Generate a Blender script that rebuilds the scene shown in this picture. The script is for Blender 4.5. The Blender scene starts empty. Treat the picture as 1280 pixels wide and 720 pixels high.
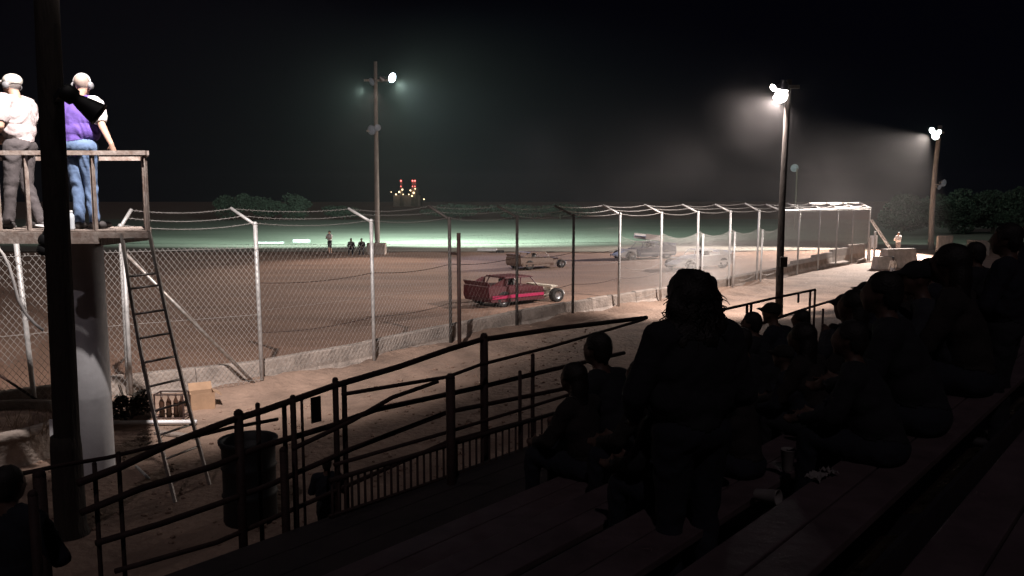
import bpy, bmesh, math, random
import numpy as np
from mathutils import Vector, Matrix
R = math.radians
random.seed(7)
SC = bpy.context.scene
COL = SC.collection

# ------------------------------------------------------------------ camera, world, exposure
CAM_H = 3.42
FPX = 1000.0
PITCH = math.atan(110.0 / FPX)
cd = bpy.data.cameras.new('camera'); cam = bpy.data.objects.new('camera', cd); COL.objects.link(cam)
cd.sensor_width = 36.0; cd.lens = 36.0 * FPX / 1280.0
cd.clip_start = 0.05; cd.clip_end = 6000
cam.location = (0, 0, CAM_H); cam.rotation_euler = (math.pi / 2 - PITCH, 0, 0)
SC.camera = cam
W = bpy.data.worlds.new('World'); SC.world = W; W.use_nodes = True
nt = W.node_tree; bg = nt.nodes['Background']
sky = nt.nodes.new('ShaderNodeTexSky'); sky.sky_type = 'NISHITA'; sky.sun_disc = False
sky.sun_elevation = R(-9); sky.sun_rotation = R(200)
addn = nt.nodes.new('ShaderNodeMixRGB'); addn.blend_type = 'ADD'; addn.inputs[0].default_value = 1
addn.inputs[2].default_value = (0.012, 0.012, 0.034, 1)      # starless night air glow
nt.links.new(sky.outputs[0], addn.inputs[1]); nt.links.new(addn.outputs[0], bg.inputs[0])
bg.inputs[1].default_value = 0.05
# added dim fill light from behind the stand, lifts the dark bleacher planks
ml = bpy.data.lights.new('plank_fill', 'SUN'); ml.energy = .14; ml.angle = R(.5); ml.color = (1, .84, .90)
mo = bpy.data.objects.new('plank_fill', ml); COL.objects.link(mo); mo.rotation_euler = (R(38), R(14), R(-20))
SC.view_settings.view_transform = 'Standard'; SC.view_settings.look = 'None'
SC.view_settings.exposure = 0.0; SC.view_settings.gamma = 1.0
SC.cycles.volume_bounces = 0
SC.cycles.max_bounces = 5
SC.cycles.volume_max_steps = 128

LAMP_LEFT = 7200      # floodlight over the announcer stand
LAMP_RIGHT = 5200     # bright flood on the near right pole
HAZE = 0.00027

# ------------------------------------------------------------------ placing helpers (photo 1280x720)
cp, sp_ = math.cos(PITCH), math.sin(PITCH)
def ray(px, py):
    u = (px - 640) / FPX; v = (360 - py) / FPX
    return Vector((u, cp + v * sp_, -sp_ + v * cp))
def P(px, py, Y):
    r = ray(px, py); return Vector((0, 0, CAM_H)) + r * (Y / r.y)
def G(px, py, z=0.0):
    r = ray(px, py); return Vector((0, 0, CAM_H)) + r * ((z - CAM_H) / r.z)
NV = Vector((-0.752, 0.659, 0)); RV = Vector((0.659, 0.752, 0))   # towards the track / along the seat rows
def RW(px, py, s=5.5):       # point on the upright plane of a row-parallel railing
    r = ray(px, py); return Vector((0, 0, CAM_H)) + r * (s / r.dot(NV))
def XY(px, Y):               # plan point under a picture column, at eye level
    return Vector(((px - 640) / FPX * Y * 0.994, Y, 0))

# ------------------------------------------------------------------ materials
MATS = {}
def mat(name, col, rough=0.7, metal=0.0, var=0.25, scale=6.0, bump=0.0, col2=None, stretch=(1, 1, 1), emit=None, estr=0.0, bscale=None, spec=None):
    if name in MATS: return MATS[name]
    m = bpy.data.materials.new(name); m.use_nodes = True; n = m.node_tree; b = n.nodes['Principled BSDF']
    b.inputs['Roughness'].default_value = rough; b.inputs['Metallic'].default_value = metal
    if spec is not None: b.inputs['Specular IOR Level'].default_value = spec
    tc = n.nodes.new('ShaderNodeTexCoord'); mp = n.nodes.new('ShaderNodeMapping'); mp.inputs['Scale'].default_value = stretch
    n.links.new(tc.outputs['Object'], mp.inputs[0])
    nz = n.nodes.new('ShaderNodeTexNoise'); nz.inputs['Scale'].default_value = scale; nz.inputs['Detail'].default_value = 6
    nz.inputs['Roughness'].default_value = 0.65
    n.links.new(mp.outputs[0], nz.inputs['Vector'])
    rp = n.nodes.new('ShaderNodeValToRGB'); rp.color_ramp.elements[0].position = 0.32; rp.color_ramp.elements[1].position = 0.68
    c2 = col2 if col2 else tuple(c * (1 - var) for c in col)
    rp.color_ramp.elements[0].color = (*c2, 1); rp.color_ramp.elements[1].color = (*[min(1, c * (1 + (0 if col2 else var * .5))) for c in col], 1)
    n.links.new(nz.outputs['Fac'], rp.inputs[0]); n.links.new(rp.outputs[0], b.inputs['Base Color'])
    if bump:
        nb = n.nodes.new('ShaderNodeTexNoise'); nb.inputs['Scale'].default_value = bscale or scale * 3; nb.inputs['Detail'].default_value = 8
        n.links.new(mp.outputs[0], nb.inputs['Vector'])
        bp = n.nodes.new('ShaderNodeBump'); bp.inputs['Strength'].default_value = bump; bp.inputs['Distance'].default_value = 0.05
        n.links.new(nb.outputs['Fac'], bp.inputs['Height']); n.links.new(bp.outputs[0], b.inputs['Normal'])
    if emit:
        b.inputs['Emission Color'].default_value = (*emit, 1); b.inputs['Emission Strength'].default_value = estr
    MATS[name] = m; return m

M_SAND = mat('packed_sand', (.30, .205, .155), .95, 0, .42, .9, 1, bscale=9)
M_TRACK = mat('track_clay', (.28, .168, .115), .9, 0, .35, .35, .35, col2=(.17, .098, .068), stretch=(.35, 1.6, 1), bscale=3)
M_TURN = mat('pale_track_edge', (.27, .25, .21), .95, 0, .2, .4, .3, stretch=(.3, 1, 1))
M_GRASS = mat('infield_grass', (.25, .245, .20), .95, 0, .3, .12, .6, col2=(.16, .165, .13), stretch=(.4, 1, 1), bscale=2)
M_GALV = mat('galvanised_steel', (.52, .51, .50), .5, .3, .3, 7, .1)
M_WIRE = mat('fence_wire', (.45, .43, .41), .5, .4, .2, 9)
M_CONC = mat('weathered_concrete', (.36, .30, .26), .92, 0, .4, 2.5, .6, bscale=14)
M_PIPE = mat('white_column_paint', (.72, .72, .74), .7, 0, .15, 3, .1)
M_DECK = mat('deck_timber', (.27, .22, .19), .85, 0, .45, 5, .3, stretch=(1, 6, 1))
M_RAILW = mat('worn_white_angle_iron', (.48, .42, .38), .6, .1, .5, 9, .15, col2=(.22, .15, .12))
M_RAILD = mat('dark_rusty_pipe', (.045, .022, .018), .75, .1, .4, 8, .2)
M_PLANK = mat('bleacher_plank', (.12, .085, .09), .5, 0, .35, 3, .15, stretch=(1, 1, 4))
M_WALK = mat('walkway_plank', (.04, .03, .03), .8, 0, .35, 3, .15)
M_STEELD = mat('bleacher_steel', (.05, .045, .05), .6, .4, .3, 6)
M_POLE = mat('tarred_wood_pole', (.03, .022, .018), .9, 0, .4, 5, .5, stretch=(3, 3, .4))
M_POLEL = mat('grey_wood_pole', (.30, .27, .24), .9, 0, .35, 4, .4, stretch=(3, 3, .4))
M_BLACK = mat('black_plastic', (.012, .012, .013), .6, 0, .3, 6)
M_HOUS = mat('lamp_housing_aluminium', (.35, .35, .36), .35, .7, .2, 8)
M_ALU = mat('ladder_aluminium', (.46, .44, .42), .4, .5, .4, 12, .1, col2=(.25, .2, .17))
M_CARD = mat('cardboard', (.38, .24, .15), .9, 0, .2, 5, .1)
M_RUBBER = mat('tyre_rubber', (.02, .018, .017), .85, 0, .3, 6, .2)
M_LEAF = mat('dusty_leaves', (.05, .065, .045), .8, 0, .45, .5)
M_BARK = mat('bark', (.08, .06, .045), .95, 0, .3, 3, .4)
M_PAPER = mat('paper_litter', (.22, .2, .19), .9, 0, .1, 9)
def lens(name, col, s): return mat(name, (.8, .8, .8), .3, emit=col, estr=s)
M_LENSW = lens('lit_lens_warm', (1, .93, .88), 40)
M_LENSB = lens('lit_lens_blue', (.72, .86, 1), 30)
M_LENSG = lens('lit_lens_pale', (.85, 1, .95), 25)
M_LENSO = mat('glass_unlit', (.25, .27, .3), .15, .2, .2, 5)
M_LENSD = mat('lens_dim', (.16, .17, .19), .5, 0, .6, 4, emit=(.8, .9, 1), estr=.05)

# ------------------------------------------------------------------ mesh helpers
def link(o, parent=None):
    COL.objects.link(o)
    if parent is not None: o.parent = parent
    return o
def obj(name, bm, m, parent=None, smooth=False):
    me = bpy.data.meshes.new(name); bmesh.ops.recalc_face_normals(bm, faces=bm.faces); bm.to_mesh(me); bm.free()
    for mm in (m if isinstance(m, (list, tuple)) else [m]): me.materials.append(mm)
    if smooth:
        for p in me.polygons: p.use_smooth = True
    o = bpy.data.objects.new(name, me); return link(o, parent)
def tag(o, label=None, cat=None, group=None, kind=None):
    if label: o['label'] = label
    if cat: o['category'] = cat
    if group: o['group'] = group
    if kind: o['kind'] = kind
    return o
def thing(name, label, cat, loc=(0, 0, 0), rz=0, group=None):
    o = bpy.data.objects.new(name, None); link(o); o.location = loc; o.rotation_euler = (0, 0, rz); o.empty_display_size = .2
    return tag(o, label, cat, group)
def copy_tree(o, parent=None):
    c = o.copy(); COL.objects.link(c); c.parent = parent
    if parent is not None: c.matrix_parent_inverse = o.matrix_parent_inverse.copy()
    for ch in o.children: copy_tree(ch, c)
    return c
def box(bm, c, s, rot=None, mi=0, bevel=0.0):
    M = Matrix.Translation(Vector(c))
    if rot is not None: M = M @ (rot if isinstance(rot, Matrix) else Matrix.Rotation(rot, 4, 'Z'))
    M = M @ Matrix.Diagonal((s[0], s[1], s[2], 1))
    r = bmesh.ops.create_cube(bm, size=1, matrix=M)
    fs = {f for v in r['verts'] for f in v.link_faces}
    for f in fs: f.material_index = mi
    if bevel:
        es = list({e for f in fs for e in f.edges})
        bmesh.ops.bevel(bm, geom=es, offset=bevel, segments=2, affect='EDGES', profile=.6)
def frame_of(d):
    d = d.normalized(); up = Vector((0, 0, 1)) if abs(d.z) < .95 else Vector((1, 0, 0))
    a = d.cross(up).normalized(); return a, a.cross(d).normalized(), d
def tube(bm, pts, r, n=8, mi=0, cap=True, r_end=None, sq=False):
    pts = [Vector(p) for p in pts]; rings = []
    for i, p in enumerate(pts):
        d = (pts[min(i + 1, len(pts) - 1)] - pts[max(i - 1, 0)])
        a, b, _ = frame_of(d)
        if rings and prev is not None:
            a = (prev - d.normalized() * prev.dot(d.normalized())).normalized(); b = d.normalized().cross(a) * -1
            b = a.cross(d.normalized())
        prev = a
        t = i / max(1, len(pts) - 1); rr = r if r_end is None else r + (r_end - r) * t
        off = math.pi / 4 if sq else 0
        k = math.sqrt(2) if sq else 1
        rings.append([bm.verts.new(p + (a * math.cos(q * 2 * math.pi / n + off) + b * math.sin(q * 2 * math.pi / n + off)) * rr * k) for q in range(n)])
    for i in range(len(rings) - 1):
        for q in range(n):
            f = bm.faces.new((rings[i][q], rings[i][(q + 1) % n], rings[i + 1][(q + 1) % n], rings[i + 1][q])); f.material_index = mi
    if cap:
        bm.faces.new(rings[0][::-1]).material_index = mi; bm.faces.new(rings[-1]).material_index = mi
def bar(bm, a, b, w, h=None, mi=0):
    """rectangular bar from a to b: w across, h upright"""
    a = Vector(a); b = Vector(b); h = h or w
    x, y, d = frame_of(b - a); vs = []
    for p in (a, b):
        vs.append([bm.verts.new(p + x * (sx * w / 2) + y * (sy * h / 2)) for sx, sy in ((-1, -1), (1, -1), (1, 1), (-1, 1))])
    for q in range(4): bm.faces.new((vs[0][q], vs[0][(q + 1) % 4], vs[1][(q + 1) % 4], vs[1][q])).material_index = mi
    bm.faces.new(vs[0][::-1]); bm.faces.new(vs[1])
def lathe(bm, prof, M, n=20, mi=0):
    rings = []
    for r, z in prof: rings.append([bm.verts.new(M @ Vector((max(r, 1e-4) * math.cos(q * 2 * math.pi / n), max(r, 1e-4) * math.sin(q * 2 * math.pi / n), z))) for q in range(n)])
    for i in range(len(rings) - 1):
        for q in range(n): bm.faces.new((rings[i][q], rings[i][(q + 1) % n], rings[i + 1][(q + 1) % n], rings[i + 1][q])).material_index = mi
def prism(bm, prof, y0, y1, mi=0, inset=0.0):
    """profile in x,z extruded along y; inset narrows the top"""
    zt = max(p[1] for p in prof); zb = min(p[1] for p in prof)
    def v(x, z, y, s): k = inset * (z - zb) / max(1e-6, zt - zb); return bm.verts.new((x, y + s * k, z))
    A = [v(x, z, y0, 1) for x, z in prof]; B = [v(x, z, y1, -1) for x, z in prof]; n = len(prof)
    for i in range(n): bm.faces.new((A[i], A[(i + 1) % n], B[(i + 1) % n], B[i])).material_index = mi
    bm.faces.new(A[::-1]).material_index = mi; bm.faces.new(B).material_index = mi
def B(): return bmesh.new()

# ------------------------------------------------------------------ fence line in plan
FENCE = [(-330, 10.2), (-120, 11.2), (28, 12.1), (148, 13.0), (320, 14.2), (464, 16.2), (562, 18.4), (646, 20.6), (717, 22.6), (775, 24.4), (828, 26.2),
         (874, 28.0), (914, 29.8), (949, 32.0), (976, 34.0), (1000, 36.5), (1026, 39.0), (1048, 41.5), (1068, 43.5), (1088, 45.0)]
FP = [XY(px + (0 if px > 300 else 0), Y) for px, Y in FENCE]

# ------------------------------------------------------------------ ground, track, grass, sky air
bm = B(); N = 1500
vs = [bm.verts.new((x, y, 0)) for x, y in ((-N, -60), (N, -60), (N, N), (-N, N))]; bm.faces.new(vs)
tag(obj('ground', bm, M_SAND), kind='structure')
bm = B()                                   # clay track: a gently rutted sheet beyond the wall
outer = [Vector((p.x, p.y, 0)) for p in FP]
inner_off = [(-70, 62), (70, 62)]
nx = 90; ny = 70
def fence_y(x):
    if x <= outer[0].x: return outer[0].y + (x - outer[0].x) * .3 + .5
    for a, b in zip(outer, outer[1:]):
        if a.x <= x <= b.x: return a.y + (b.y - a.y) * (x - a.x) / (b.x - a.x) + .5
    return outer[-1].y + (x - outer[-1].x) * 1.1 + .5
rows_ = []
for i in range(nx + 1):
    x = -60 + 95 * i / nx; y0 = fence_y(x); row = []
    y0 = min(y0, 61)
    for j in range(ny + 1):
        t = (j / ny) ** 1.5; y = y0 + (62 - y0) * t
        d = y - y0
        z = .012 + .020 * (1 + math.sin(d * 1.7 + .1 * x + .6 * math.sin(x * .23))) * min(1, d / 2) + .010 * math.sin(d * 5.1 + x * .31) * min(1, d / 2) + random.uniform(0, .007)
        row.append(bm.verts.new((x, y, z)))
    rows_.append(row)
for i in range(nx):
    for j in range(ny): bm.faces.new((rows_[i][j], rows_[i + 1][j], rows_[i + 1][j + 1], rows_[i][j + 1]))
tag(obj('dirt_track', bm, M_TRACK, smooth=True), kind='structure')
bm = B()
ed = [bm.verts.new(p) for p in ((-90, 52.5, .085), (10, 52, .085), (34, 56, .085), (60, 62, .085))]
ed2 = [bm.verts.new(p) for p in ((-90, 64, .085), (10, 65, .085), (34, 68, .085), (60, 72, .085))]
for i in range(3): bm.faces.new((ed[i], ed[i + 1], ed2[i + 1], ed2[i]))
tag(obj('pale_infield_verge', bm, M_TURN), kind='structure')
bm = B()
g0 = []; g1 = []
for i in range(41):
    x = -150 + 300 * i / 40
    g0.append(bm.verts.new((x, 61.5 + 2.2 * math.sin(x * .09) + abs(x) * .03, .11))); g1.append(bm.verts.new((x, 136 + 3 * math.sin(x * .05), .14)))
for i in range(40): bm.faces.new((g0[i], g0[i + 1], g1[i + 1], g1[i]))
tag(obj('infield_grass_field', bm, M_GRASS), kind='structure')

# loose stones and clods on the ground between the stand and the wall
bm = B()
for k in range(1500):
    px = random.uniform(-80, 760); Y = random.uniform(7.5, 21)
    p = XY(px, Y)
    if p.y > fence_y(p.x) - .7: continue
    r = random.uniform(.008, .035) * (1.8 if random.random() < .06 else 1)
    M = Matrix.Translation((p.x, p.y, r * .35)) @ Matrix.Rotation(random.uniform(0, 6), 4, 'Z') @ Matrix.Diagonal((r * random.uniform(.8, 1.6), r, r * .7, 1))
    bmesh.ops.create_icosphere(bm, subdivisions=1, radius=1, matrix=M)
tag(obj('loose_stones', bm, M_SAND), 'loose stones and clods scattered over the sandy ground inside the wall', 'stones', kind='stuff')

# low mound ridge of swept dirt at the foot of the wall
bm = B()
prev = None
for i in range(0, 160):
    t = i / 159 * (len(FP) - 8.001) + 2; k = int(t); f = t - k
    p = FP[k].lerp(FP[k + 1], f); d = (FP[k + 1] - FP[k]).normalized(); n_ = Vector((-d.y, d.x, 0))
    ring = []
    for q, (o_, z) in enumerate(((-1.3, -.01), (-.9, .05), (-.45, .10), (-.1, .16), (.1, .17))):
        ring.append(bm.verts.new(p + n_ * (o_ + .06 * math.sin(i * .7 + q)) + Vector((0, 0, max(-.01, z * (1 + .35 * math.sin(i * .37 + q)) + (random.uniform(-.02, .02) if q else 0))))))
    if prev:
        for q in range(4): bm.faces.new((prev[q], prev[q + 1], ring[q + 1], ring[q]))
    prev = ring
tag(obj('swept_dirt_bank', bm, M_SAND, smooth=True), kind='structure')

# ------------------------------------------------------------------ concrete wall
wall = thing('track_wall', 'low weathered concrete wall running along the track under the wire fence', 'wall')
for k in range(len(FP) - 1):
    a, b = FP[k], FP[k + 1]; d = (b - a).normalized(); n_ = Vector((-d.y, d.x, 0)); L = (b - a).length
    h = .50 if k < 15 else .50 + .12 * (k - 14)
    for j in range(2):
        s0 = L * j / 2 + .006; s1 = L * (j + 1) / 2 - .006
        bm = B(); c = a + d * ((s0 + s1) / 2) + n_ * .26
        hh = h + random.uniform(-.012, .012)
        M = Matrix.Translation((c.x, c.y, 0)) @ Matrix.Rotation(math.atan2(d.y, d.x), 4, 'Z')
        w = (s1 - s0)
        prof = [(-.20, 0), (-.20, .1), (-.12, .2), (-.09, hh - .02), (-.07, hh), (.07, hh), (.09, hh - .02), (.12, .2), (.2, .1), (.2, 0)]
        A_ = [bm.verts.new(M @ Vector((-w / 2, y, z))) for y, z in prof]; B_ = [bm.verts.new(M @ Vector((w / 2, y, z))) for y, z in prof]
        for q in range(10): bm.faces.new((A_[q], A_[(q + 1) % 10], B_[(q + 1) % 10], B_[q]))
        bm.faces.new(A_[::-1]); bm.faces.new(B_)
        obj('concrete_block', bm, M_CONC, wall)

# ------------------------------------------------------------------ catch fence
fence = thing('catch_fence', 'long chain link catch fence on white steel posts with arms bent over the dirt track', 'fence')
KH = 3.0
tips = []
for k, p in enumerate(FP):
    bm = B(); far = k > 13
    r = .038 if k < 6 else .040
    av = Vector((-.52 + random.uniform(-.03, .03), .22, .27 + random.uniform(-.03, .03)))
    if k == 3: av = Vector((.05, .3, .26))
    lean = Vector((-.03 if k == 4 else random.uniform(-.02, .02), 0, 0))
    if k == 2: lean = Vector((-.18, .05, 0))
    kn = p + Vector((0, 0, KH)) + lean
    tube(bm, [p + Vector((0, 0, -.1)), p.lerp(kn, .5) + Vector((0, 0, 0)), kn], r, 10)
    pm = mat('shaded_post', (.06, .05, .045), .7, 0, .3, 8) if k in (6, 7, 8) else M_GALV  # backlit middle posts: their shade is put into a darker base colour
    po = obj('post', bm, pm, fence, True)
    bm = B(); tube(bm, [kn + Vector((0, 0, -.02)), kn + av], r * .8, 8); bmesh.ops.create_uvsphere(bm, u_segments=10, v_segments=6, radius=r * 1.15, matrix=Matrix.Translation(kn))
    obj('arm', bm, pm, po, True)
    tips.append((kn, kn + av))
for k in (11, 12, 13):          # short stub posts bolted beside three of the tall ones
    bm = B(); q = FP[k] + Vector((.12, -.12, 0)); tube(bm, [q, q + Vector((.02, 0, 2.25))], .04, 8); obj('brace_post', bm, M_GALV, fence, True)
q = XY(573, 18.1); bm = B(); tube(bm, [q, q + Vector((0, 0, 2.68))], .045, 8); gp = obj('gate_post', bm, M_RAILD, fence, True)
bm = B(); a = XY(562, 18.4) + Vector((0, 0, 2.2)); bar(bm, a, Vector((q.x, q.y, 2.2)), .05, .05); obj('gate_hinge_bar', bm, M_RAILD, gp)
MH = 2.62
def mesh_bay(a, b, h0, z0, pitch, r, sag=.0, name='chain_link_mesh'):
    """diamond wire mesh of one bay, each wire a thin three-sided rod"""
    bm = B(); d = (b - a); L = d.length; d = d / L
    n_ = Vector((-d.y, d.x, 0)) * -.045
    def top(s): return h0 - sag * 4 * (s / L) * (1 - s / L)
    H = h0 - z0
    for sgn in (1, -1):
        s = -H if sgn == 1 else 0
        while s < (L if sgn == 1 else L + H):
            # wire starts at (s, z0) rises sgn*45deg
            pts = []
            for e in range(7):
                zz = z0 + H * e / 6; ss = s + sgn * (zz - z0) * .72
                pts.append((ss, zz))
            pts = [(u, z) for u, z in pts if 0 <= u <= L and z <= top(min(max(u, 0), L)) + .001]
            # clip ends finely
            lo = None
            fine = []
            for e in range(0, 121):
                zz = z0 + H * e / 120; ss = s + sgn * (zz - z0) * .72
                if 0 <= ss <= L and zz <= top(ss): fine.append((ss, zz))
            if len(fine) > 2:
                seg = [fine[0], fine[len(fine) // 2], fine[-1]]
                tube(bm, [a + d * u + n_ * (1 + .25 * sgn) + Vector((0, 0, z)) for u, z in seg], r, 3, cap=False)
            s += pitch * random.uniform(.93, 1.07)
    # selvedge wires
    for zz in ((h0 - .04, z0 + .05, (h0 + z0) / 2) if r < .004 else (h0 - .04,)):
        pts = []
        for e in range(9):
            u = L * e / 8; pts.append(a + d * u + n_ * 1.3 + Vector((0, 0, zz - (h0 - top(u)))))
        tube(bm, pts, r * 1.5, 3, cap=False)
    o = obj(name, bm, M_WIRE, fence); tag(o, kind='stuff'); return o
for k in range(len(FP) - 1):
    if k < 4: mesh_bay(FP[k], FP[k + 1], MH, .16, .088, .0027)
    elif k < 6: mesh_bay(FP[k], FP[k + 1], MH, .3, .10, .0010)
    elif k < 9: mesh_bay(FP[k], FP[k + 1], MH, .45, .15, .0009)
    elif k < 14: mesh_bay(FP[k], FP[k + 1], 2.35, .5, .07, .0027, sag=.2)
    else: mesh_bay(FP[k], FP[k + 1], 2.94, .5, .085, .0042)
for k in range(3, len(FP) - 1):      # barbed strands between the arms
    for t in (.05, .5, .97):
        a = tips[k][0].lerp(tips[k][1], t); b = tips[k + 1][0].lerp(tips[k + 1][1], t)
        bm = B(); sg = random.uniform(.04, .10)
        pts = [a.lerp(b, e / 12) + Vector((0, 0, -sg * 4 * (e / 12) * (1 - e / 12))) for e in range(13)]
        tube(bm, pts, .0042 if k < 8 else .0075, 4, cap=False)
        for e in range(0, 24):
            c = a.lerp(b, e / 24) + Vector((0, 0, -sg * 4 * (e / 24) * (1 - e / 24)))
            tube(bm, [c + Vector((-.02, 0, -.025)), c + Vector((.02, 0, .025))], .003, 3)
        obj('barbed_wire', bm, M_WIRE, fence)
for k in range(4, 10):                # horizontal strands low on the fence, hanging slack
    for z in (1.05, 1.95):
        a = FP[k] + Vector((0, 0, z)); b = FP[k + 1] + Vector((0, 0, z)); bm = B()
        tube(bm, [a.lerp(b, e / 8) + Vector((0, 0, -.28 * (e / 8) * (1 - e / 8))) for e in range(9)], .007, 4, cap=False)
        obj('tension_cable', bm, M_RAILD, fence)
for k in range(14, len(FP) - 1):
    bm = B(); tube(bm, [FP[k] + Vector((0, 0, 2.97)), FP[k + 1] + Vector((0, 0, 2.97))], .035, 6); obj('top_rail', bm, M_GALV, fence)
    if k >= 16:
        bm = B(); tube(bm, [tips[k][1], tips[k + 1][1]], .012, 6); obj('top_rail', bm, M_WIRE, fence)
bm = B(); tube(bm, [FP[3] + Vector((.1, -.05, 2.55)), FP[4] + Vector((-.05, -.05, .05))], .028, 8); obj('diagonal_brace', bm, M_ALU, fence, True)
bm = B(); tube(bm, [FP[2] + Vector((-.5, -.05, .75)), FP[2] + Vector((.35, -.05, .15))], .02, 8); obj('diagonal_brace', bm, M_RAILD, fence, True)
bm = B(); tube(bm, [FP[3] + Vector((.07, -.06, .1)), FP[3] + Vector((.07, -.06, 2.7))], .035, 8); obj('brace_post', bm, M_GALV, fence, True)

# ------------------------------------------------------------------ lamps
def flood(root, pos, aim, r=.2, lens_m=None, name='floodlight'):
    """bowl floodlight head (bowl, lens) aimed at a point; child of its pole"""
    pos = Vector(pos); d = (Vector(aim) - pos).normalized(); q = d.to_track_quat('Z', 'Y').to_matrix().to_4x4(); M = Matrix.Translation(pos) @ q
    bm = B(); lathe(bm, [(.001, -1.35 * r), (.35 * r, -1.3 * r), (.4 * r, -.8 * r), (.7 * r, -.55 * r), (.95 * r, -.1 * r), (1.0 * r, .08 * r), (1.06 * r, .1 * r), (1.0 * r, .04 * r), (.9 * r, -.05 * r), (.5 * r, -.45 * r)], M, 20)
    h = obj(name, bm, M_HOUS, root, True)
    bm = B(); lathe(bm, [(.96 * r, .06 * r), (.7 * r, .13 * r), (.001, .17 * r)], M, 20); obj('lens', bm, lens_m or M_LENSO, h, True)
    return h, M
def spot(root, M, r, power, col, angle, blend=.35, size=.1):
    l = bpy.data.lights.new('lamp_light', 'SPOT'); l.energy = power; l.color = col; l.spot_size = R(angle); l.spot_blend = blend; l.shadow_soft_size = size
    o = bpy.data.objects.new('lamp_light', l); link(o, root)
    o.matrix_world = M @ Matrix.Translation((0, 0, .25 * r + size * 1.02)) @ Matrix.Rotation(math.pi, 4, 'X')
def pole(root, a, b, r0, r1, m, name='pole', bend=0.0):
    bm = B(); a = Vector(a); b = Vector(b)
    pts = [a.lerp(b, t / 8) + Vector((bend * math.sin(math.pi * t / 8), 0, 0)) for t in range(9)]
    tube(bm, pts, r0, 14, r_end=r1); return obj(name, bm, m, root, True)

# near left pole: black silhouette, its lamps above the frame
pl = thing('light_pole', 'thick black light pole in front of the announcer stand at the far left', 'light pole')
b0 = P(88, 640, 7.9); tp0 = P(60, 40, 7.9); kx = (tp0.x - b0.x) / (tp0.z - b0.z); b0.x -= kx * b0.z
pole(pl, (b0.x, 7.9, -.1), (b0.x + kx * 9, 7.9, 9.0), .125, .10, M_POLE)
# root sleeve of the pole and the arm carrying the floodlights
bm = B(); lathe(bm, [(.001, 1.05), (.135, 1.05), (.145, .9), (.15, .1), (.18, 0), (.18, -.05)], Matrix.Translation((b0.x, 7.9, 0)), 14); obj('base_sleeve', bm, M_POLE, pl, True)
L0 = Vector((-2.9, 6.9, 8.6))
bm = B(); bar(bm, (b0.x - .06, 7.9, 8.7), L0 + Vector((0, 0, .25)), .09, .12); obj('crossarm', bm, M_POLE, pl)
AIM0 = L0 + Vector((-5.0, 10, -5.4))
h, M = flood(pl, L0, AIM0, .24, M_LENSW); spot(pl, M, .24, LAMP_LEFT, (1, .90, .86), 87, .55, .07)
# near right pole
pr = thing('light_pole', 'tall dark light pole with one glaring white floodlight, rising above the crowd', 'light pole')
YR = 23.5; b1 = XY(979, YR); zt = P(981, 104, YR).z
pole(pr, (b1.x, YR, -.1), (b1.x + .05, YR, zt + .1), .115, .075, M_POLE, bend=-.05)
bm = B(); bar(bm, (b1.x - .35, YR - .12, zt - .12), (b1.x + .3, YR - .12, zt - .12), .08, .1); obj('crossarm', bm, M_POLE, pr)
LR = P(972, 119, YR) + Vector((0, -.32, 0))
h, M = flood(pr, LR + Vector((0, 0, .12)), LR + Vector((-.3, .2, -2)), .2, M_LENSW)
bm = B(); bmesh.ops.create_uvsphere(bm, u_segments=20, v_segments=14, radius=.18, matrix=Matrix.Translation(LR - Vector((0, 0, .05))) @ Matrix.Diagonal((1, 1, 1.15, 1))); obj('lamp_globe', bm, lens('lit_globe', (1, .94, .90), 9), h, True)
M = Matrix.Translation(LR + Vector((-.03, .12, -.13))) @ Vector((-2.0, 6.5, -4.6)).to_track_quat('Z', 'Y').to_matrix().to_4x4()
spot(pr, M, .05, LAMP_RIGHT, (1, .88, .82), 128, .35, .06)
# the lamp's glass wraps forward; a second head beside it points along the track
for px, py, am, ls in ((963, 111, Vector((-5, -3, -3)), M_LENSW), (979, 110, Vector((3, -5, -2)), M_LENSO), (967, 124, Vector((-4, -3, -3)), M_LENSW)):
    q = P(px, py, YR) + Vector((0, -.25, 0)); flood(pr, q, q + am, .10, ls)
bm = B(); box(bm, (b1.x + .02, YR - .17, 1.62), (.2, .1, .3), bevel=.01); obj('junction_box', bm, M_POLE, pr)
# infield pole
YI = 51
pi_ = thing('light_pole', 'slim grey pole out in the infield with one bluish floodlight near its top', 'light pole')
bi = XY(470.5, YI); pole(pi_, (bi.x, YI, -.1), (bi.x + .1, YI, P(473, 77, YI).z), .17, .11, M_POLEL)
bm = B(); z1 = P(473, 101, YI).z; bar(bm, (bi.x - .6, YI - .2, z1), (bi.x + .95, YI - .2, z1), .1, .12); obj('crossarm', bm, M_POLEL, pi_)
bm = B(); z2 = P(473, 164, YI).z; bar(bm, (bi.x - .5, YI - .2, z2), (bi.x + .2, YI - .2, z2), .1, .12); obj('crossarm', bm, M_POLEL, pi_)
q = P(490, 97, YI); h, M = flood(pi_, q, q + Vector((3, -2.2, -1.5)), .30, M_LENSB)
l_aim = Matrix.Translation(q + Vector((.35, -.3, -.4))) @ Vector((3, 14, -2.4)).to_track_quat('Z', 'Y').to_matrix().to_4x4()
spot(pi_, l_aim, .2, 120000, (.70, 1, .86), 112, .9, .12)
M2 = Matrix.Translation(q + Vector((.3, -.3, -.2))) @ Vector((6, -4, -5)).to_track_quat('Z', 'Y').to_matrix().to_4x4()
spot(pi_, M2, .3, 3500, (.35, .5, 1), 70, .6, .12)
for px, py, am, rr in ((466, 103, (-3, -3, -2), .24), (479, 100, (2, 3, -2), .2), (466, 163, (-2, -4, -1), .3), (473, 160, (2, -4, -1), .2)):
    q = P(px, py, YI) + Vector((0, -.3, 0)); flood(pi_, q, q + Vector(am), rr, M_LENSD)
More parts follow.
